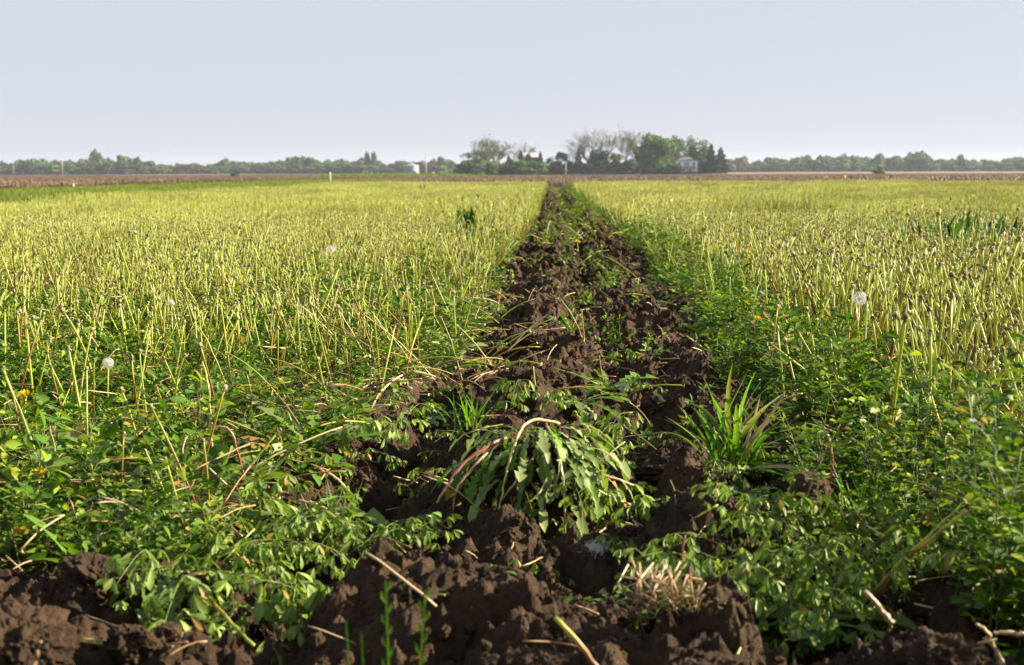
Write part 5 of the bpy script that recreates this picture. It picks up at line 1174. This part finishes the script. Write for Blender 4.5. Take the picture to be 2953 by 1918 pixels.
# ------------------------------------------------------------------ far treelines
far_protos=[]
for k in range(12):
    H_=10; tr,cr=leafy(2000+k,10,8+ (k%4),n=900,size=.07,base=-.05,lobes=12,round_=.8); cmb=MB(); cmb.merge(cr); tr.m=[1]*len(tr.m); cmb.merge(tr,mi=1)
    far_protos.append([cmb.mesh(f'fartree_{k}_{j}',[c,m_bark],smooth=False) for j,c in enumerate((cm_far,cm_dark,cm_farbrown,cm_green))])
rf_=random.Random(99)
profL=[(-150,466),(0,466),(40,470),(80,455),(110,452),(150,458),(180,462),(230,460),(270,456),(330,460),(360,452),(400,458),(440,466),(490,471),(560,476),(620,470),(660,458),(700,464),(760,468),(800,462),(830,458),(860,450),(900,456),(950,462),(1000,460),(1050,457),(1100,465),(1150,466),(1200,463),(1260,458),(1300,462),(1350,462),(1420,466)]
profR=[(2060,455),(2130,457),(2170,462),(2220,456),(2270,454),(2320,450),(2370,446),(2410,444),(2470,452),(2520,455),(2560,450),(2600,446),(2640,441),(2680,452),(2720,460),(2780,455),(2840,460),(2880,457),(2930,447),(2990,450),(3100,452)]
def interp(pr,x):
    for (a,b),(c_,d_) in zip(pr,pr[1:]):
        if a<=x<=c_: return b+(d_-b)*(x-a)/(c_-a)
    return pr[-1][1]
def placefar(px,topv,w,y,hor,kind,label,group):
    p=far(px,y); zt=atd(src(px),src(topv),y).z; H=zt-p.z; me=far_protos[rf_.randrange(12)][kind]; o=bpy.data.objects.new('far_tree',me); COL.objects.link(o); o.location=(p.x,y,p.z-.3); o.rotation_euler=(0,0,rf_.uniform(0,6.28)); sx=hpx(w,y)/9; o.scale=(sx,sx,H/9.6); tag(o,label,'tree',group)
for row,(dy,n) in enumerate(((0,62),(45,52))):
    for k in range(n):
        px=-130+(1470+130)*(k+rf_.uniform(.1,.9))/n; tp=interp(profL,px)+rf_.uniform(-2,7)+(0 if row else 4); br=rf_.random()<.10
        placefar(px,tp,rf_.uniform(30,50),1350+dy+rf_.uniform(-15,15),0,2 if br else rf_.choice([0,0,1,3]),('russet-brown' if br else 'hazy green')+f' {"front" if not row else "rear"} tree of the distant treeline {"at far left" if px<500 else "left of the grain bin" if px<1150 else "behind the grain bin"}','trees of the left distant treeline')
for row,(dy,n) in enumerate(((0,36),(45,32))):
    for k in range(n):
        px=2070+(3080-2070)*(k+rf_.uniform(.1,.9))/n; tp=interp(profR,px)+rf_.uniform(-2,9)+(0 if row else 5)
        placefar(px,tp,rf_.uniform(32,54),1280+dy+rf_.uniform(-15,15),0,rf_.choice([0,0,1,1,3]),f'hazy green {"front" if not row else "rear"} tree of the distant treeline {"just right of the farmstead" if px<2350 else "in the middle of the right side" if px<2680 else "at far right"}','trees of the right distant treeline')
for k in range(60):
    px=-120+k*54+rf_.uniform(-12,12)
    if 1440<px<2090: continue
    placefar(px,(interp(profL,px) if px<1500 else interp(profR,px))+rf_.uniform(12,20),rf_.uniform(55,75),1255 if px>1500 else 1320,0,rf_.choice([0,1,3]),f'low bushy growth along the foot of the distant treeline {"on the left" if px<1500 else "on the right"}','undergrowth of the distant treeline')
for (px,tp,w,kd,lb) in [(281,436,34,0,'tall tree rising highest above the far left treeline'),(357,449,42,0,'broad tree above the far left treeline'),(397,454,18,1,'small dark treetop above the far left treeline'),(225,470,30,2,'russet round tree at the front of the far left treeline'),(450,480,30,2,'small russet tree by the left treeline'),(548,472,70,2,'wide russet-brown thicket in the left treeline'),(405,486,60,2,'low brownish thicket under the left treeline'),(1060,441,16,0,'narrow tall treetop left of the grain bin'),(1078,439,18,3,'second narrow treetop left of the grain bin'),(1274,453,26,1,'dark treetop right of the pole by the grain bin'),(2650,441,70,1,'high rounded tree in the right treeline'),(2535,444,26,0,'pointed treetop right of centre in the right treeline'),(2770,447,24,0,'narrow treetop toward the far right'),(2140,452,34,2,'brownish treetop just right of the farmstead spruces')]:
    placefar(px,tp,w,1335 if px<1500 else 1265,0,kd,lb,None)

# ------------------------------------------------------------------ haze, sky, sun
m,nt,out=newmat('haze'); pv=nt.nodes.new('ShaderNodeVolumePrincipled'); pv.inputs['Color'].default_value=(.72,.82,1,1); pv.inputs['Density'].default_value=.00010; pv.inputs['Anisotropy'].default_value=.2
nt.links.new(pv.outputs[0],out.inputs['Volume'])
mb=MB(); box(mb,-1700,1700,-60,3450,-3.2,32); hz=mb.obj('haze',m,smooth=False); tag(hz,'pale summer haze over the fields','haze',None,'stuff')
EL,AZ=R(24),R(80)                   # azimuth measured from +Y towards +X
w=bpy.data.worlds.new('World'); sc.world=w; w.use_nodes=True; nt=w.node_tree; bg=nt.nodes['Background']
sky=nt.nodes.new('ShaderNodeTexSky'); sky.sky_type='NISHITA'; sky.sun_disc=False; sky.sun_elevation=EL; sky.sun_rotation=AZ; sky.air_density=1.0; sky.dust_density=.7; sky.ozone_density=2.0
mxw=nt.nodes.new('ShaderNodeMix'); mxw.data_type='RGBA'; mxw.inputs[0].default_value=.88; mxw.inputs[7].default_value=(4.15,4.42,5.1,1); nt.links.new(sky.outputs[0],mxw.inputs[6]); nt.links.new(mxw.outputs[2],bg.inputs[0]); bg.inputs[1].default_value=.0385
sl=bpy.data.lights.new('sun','SUN'); sl.energy=5.0; sl.angle=R(.5); sl.color=(1,.84,.62); so=bpy.data.objects.new('sun',sl); COL.objects.link(so)
sd=Vector((math.sin(AZ)*math.cos(EL),math.cos(AZ)*math.cos(EL),math.sin(EL))); so.rotation_euler=sd.to_track_quat('Z','Y').to_euler()
vs_=sc.view_settings; vs_.view_transform='Standard'; vs_.look='None'; vs_.exposure=2.05; vs_.gamma=1; vs_.use_curve_mapping=False
cy=sc.cycles; cy.max_bounces=8; cy.diffuse_bounces=1; cy.glossy_bounces=2; cy.transmission_bounces=4; cy.transparent_max_bounces=8; cy.volume_bounces=0; cy.use_denoising=True; cy.sample_clamp_indirect=6
print('objects',len(bpy.data.objects))
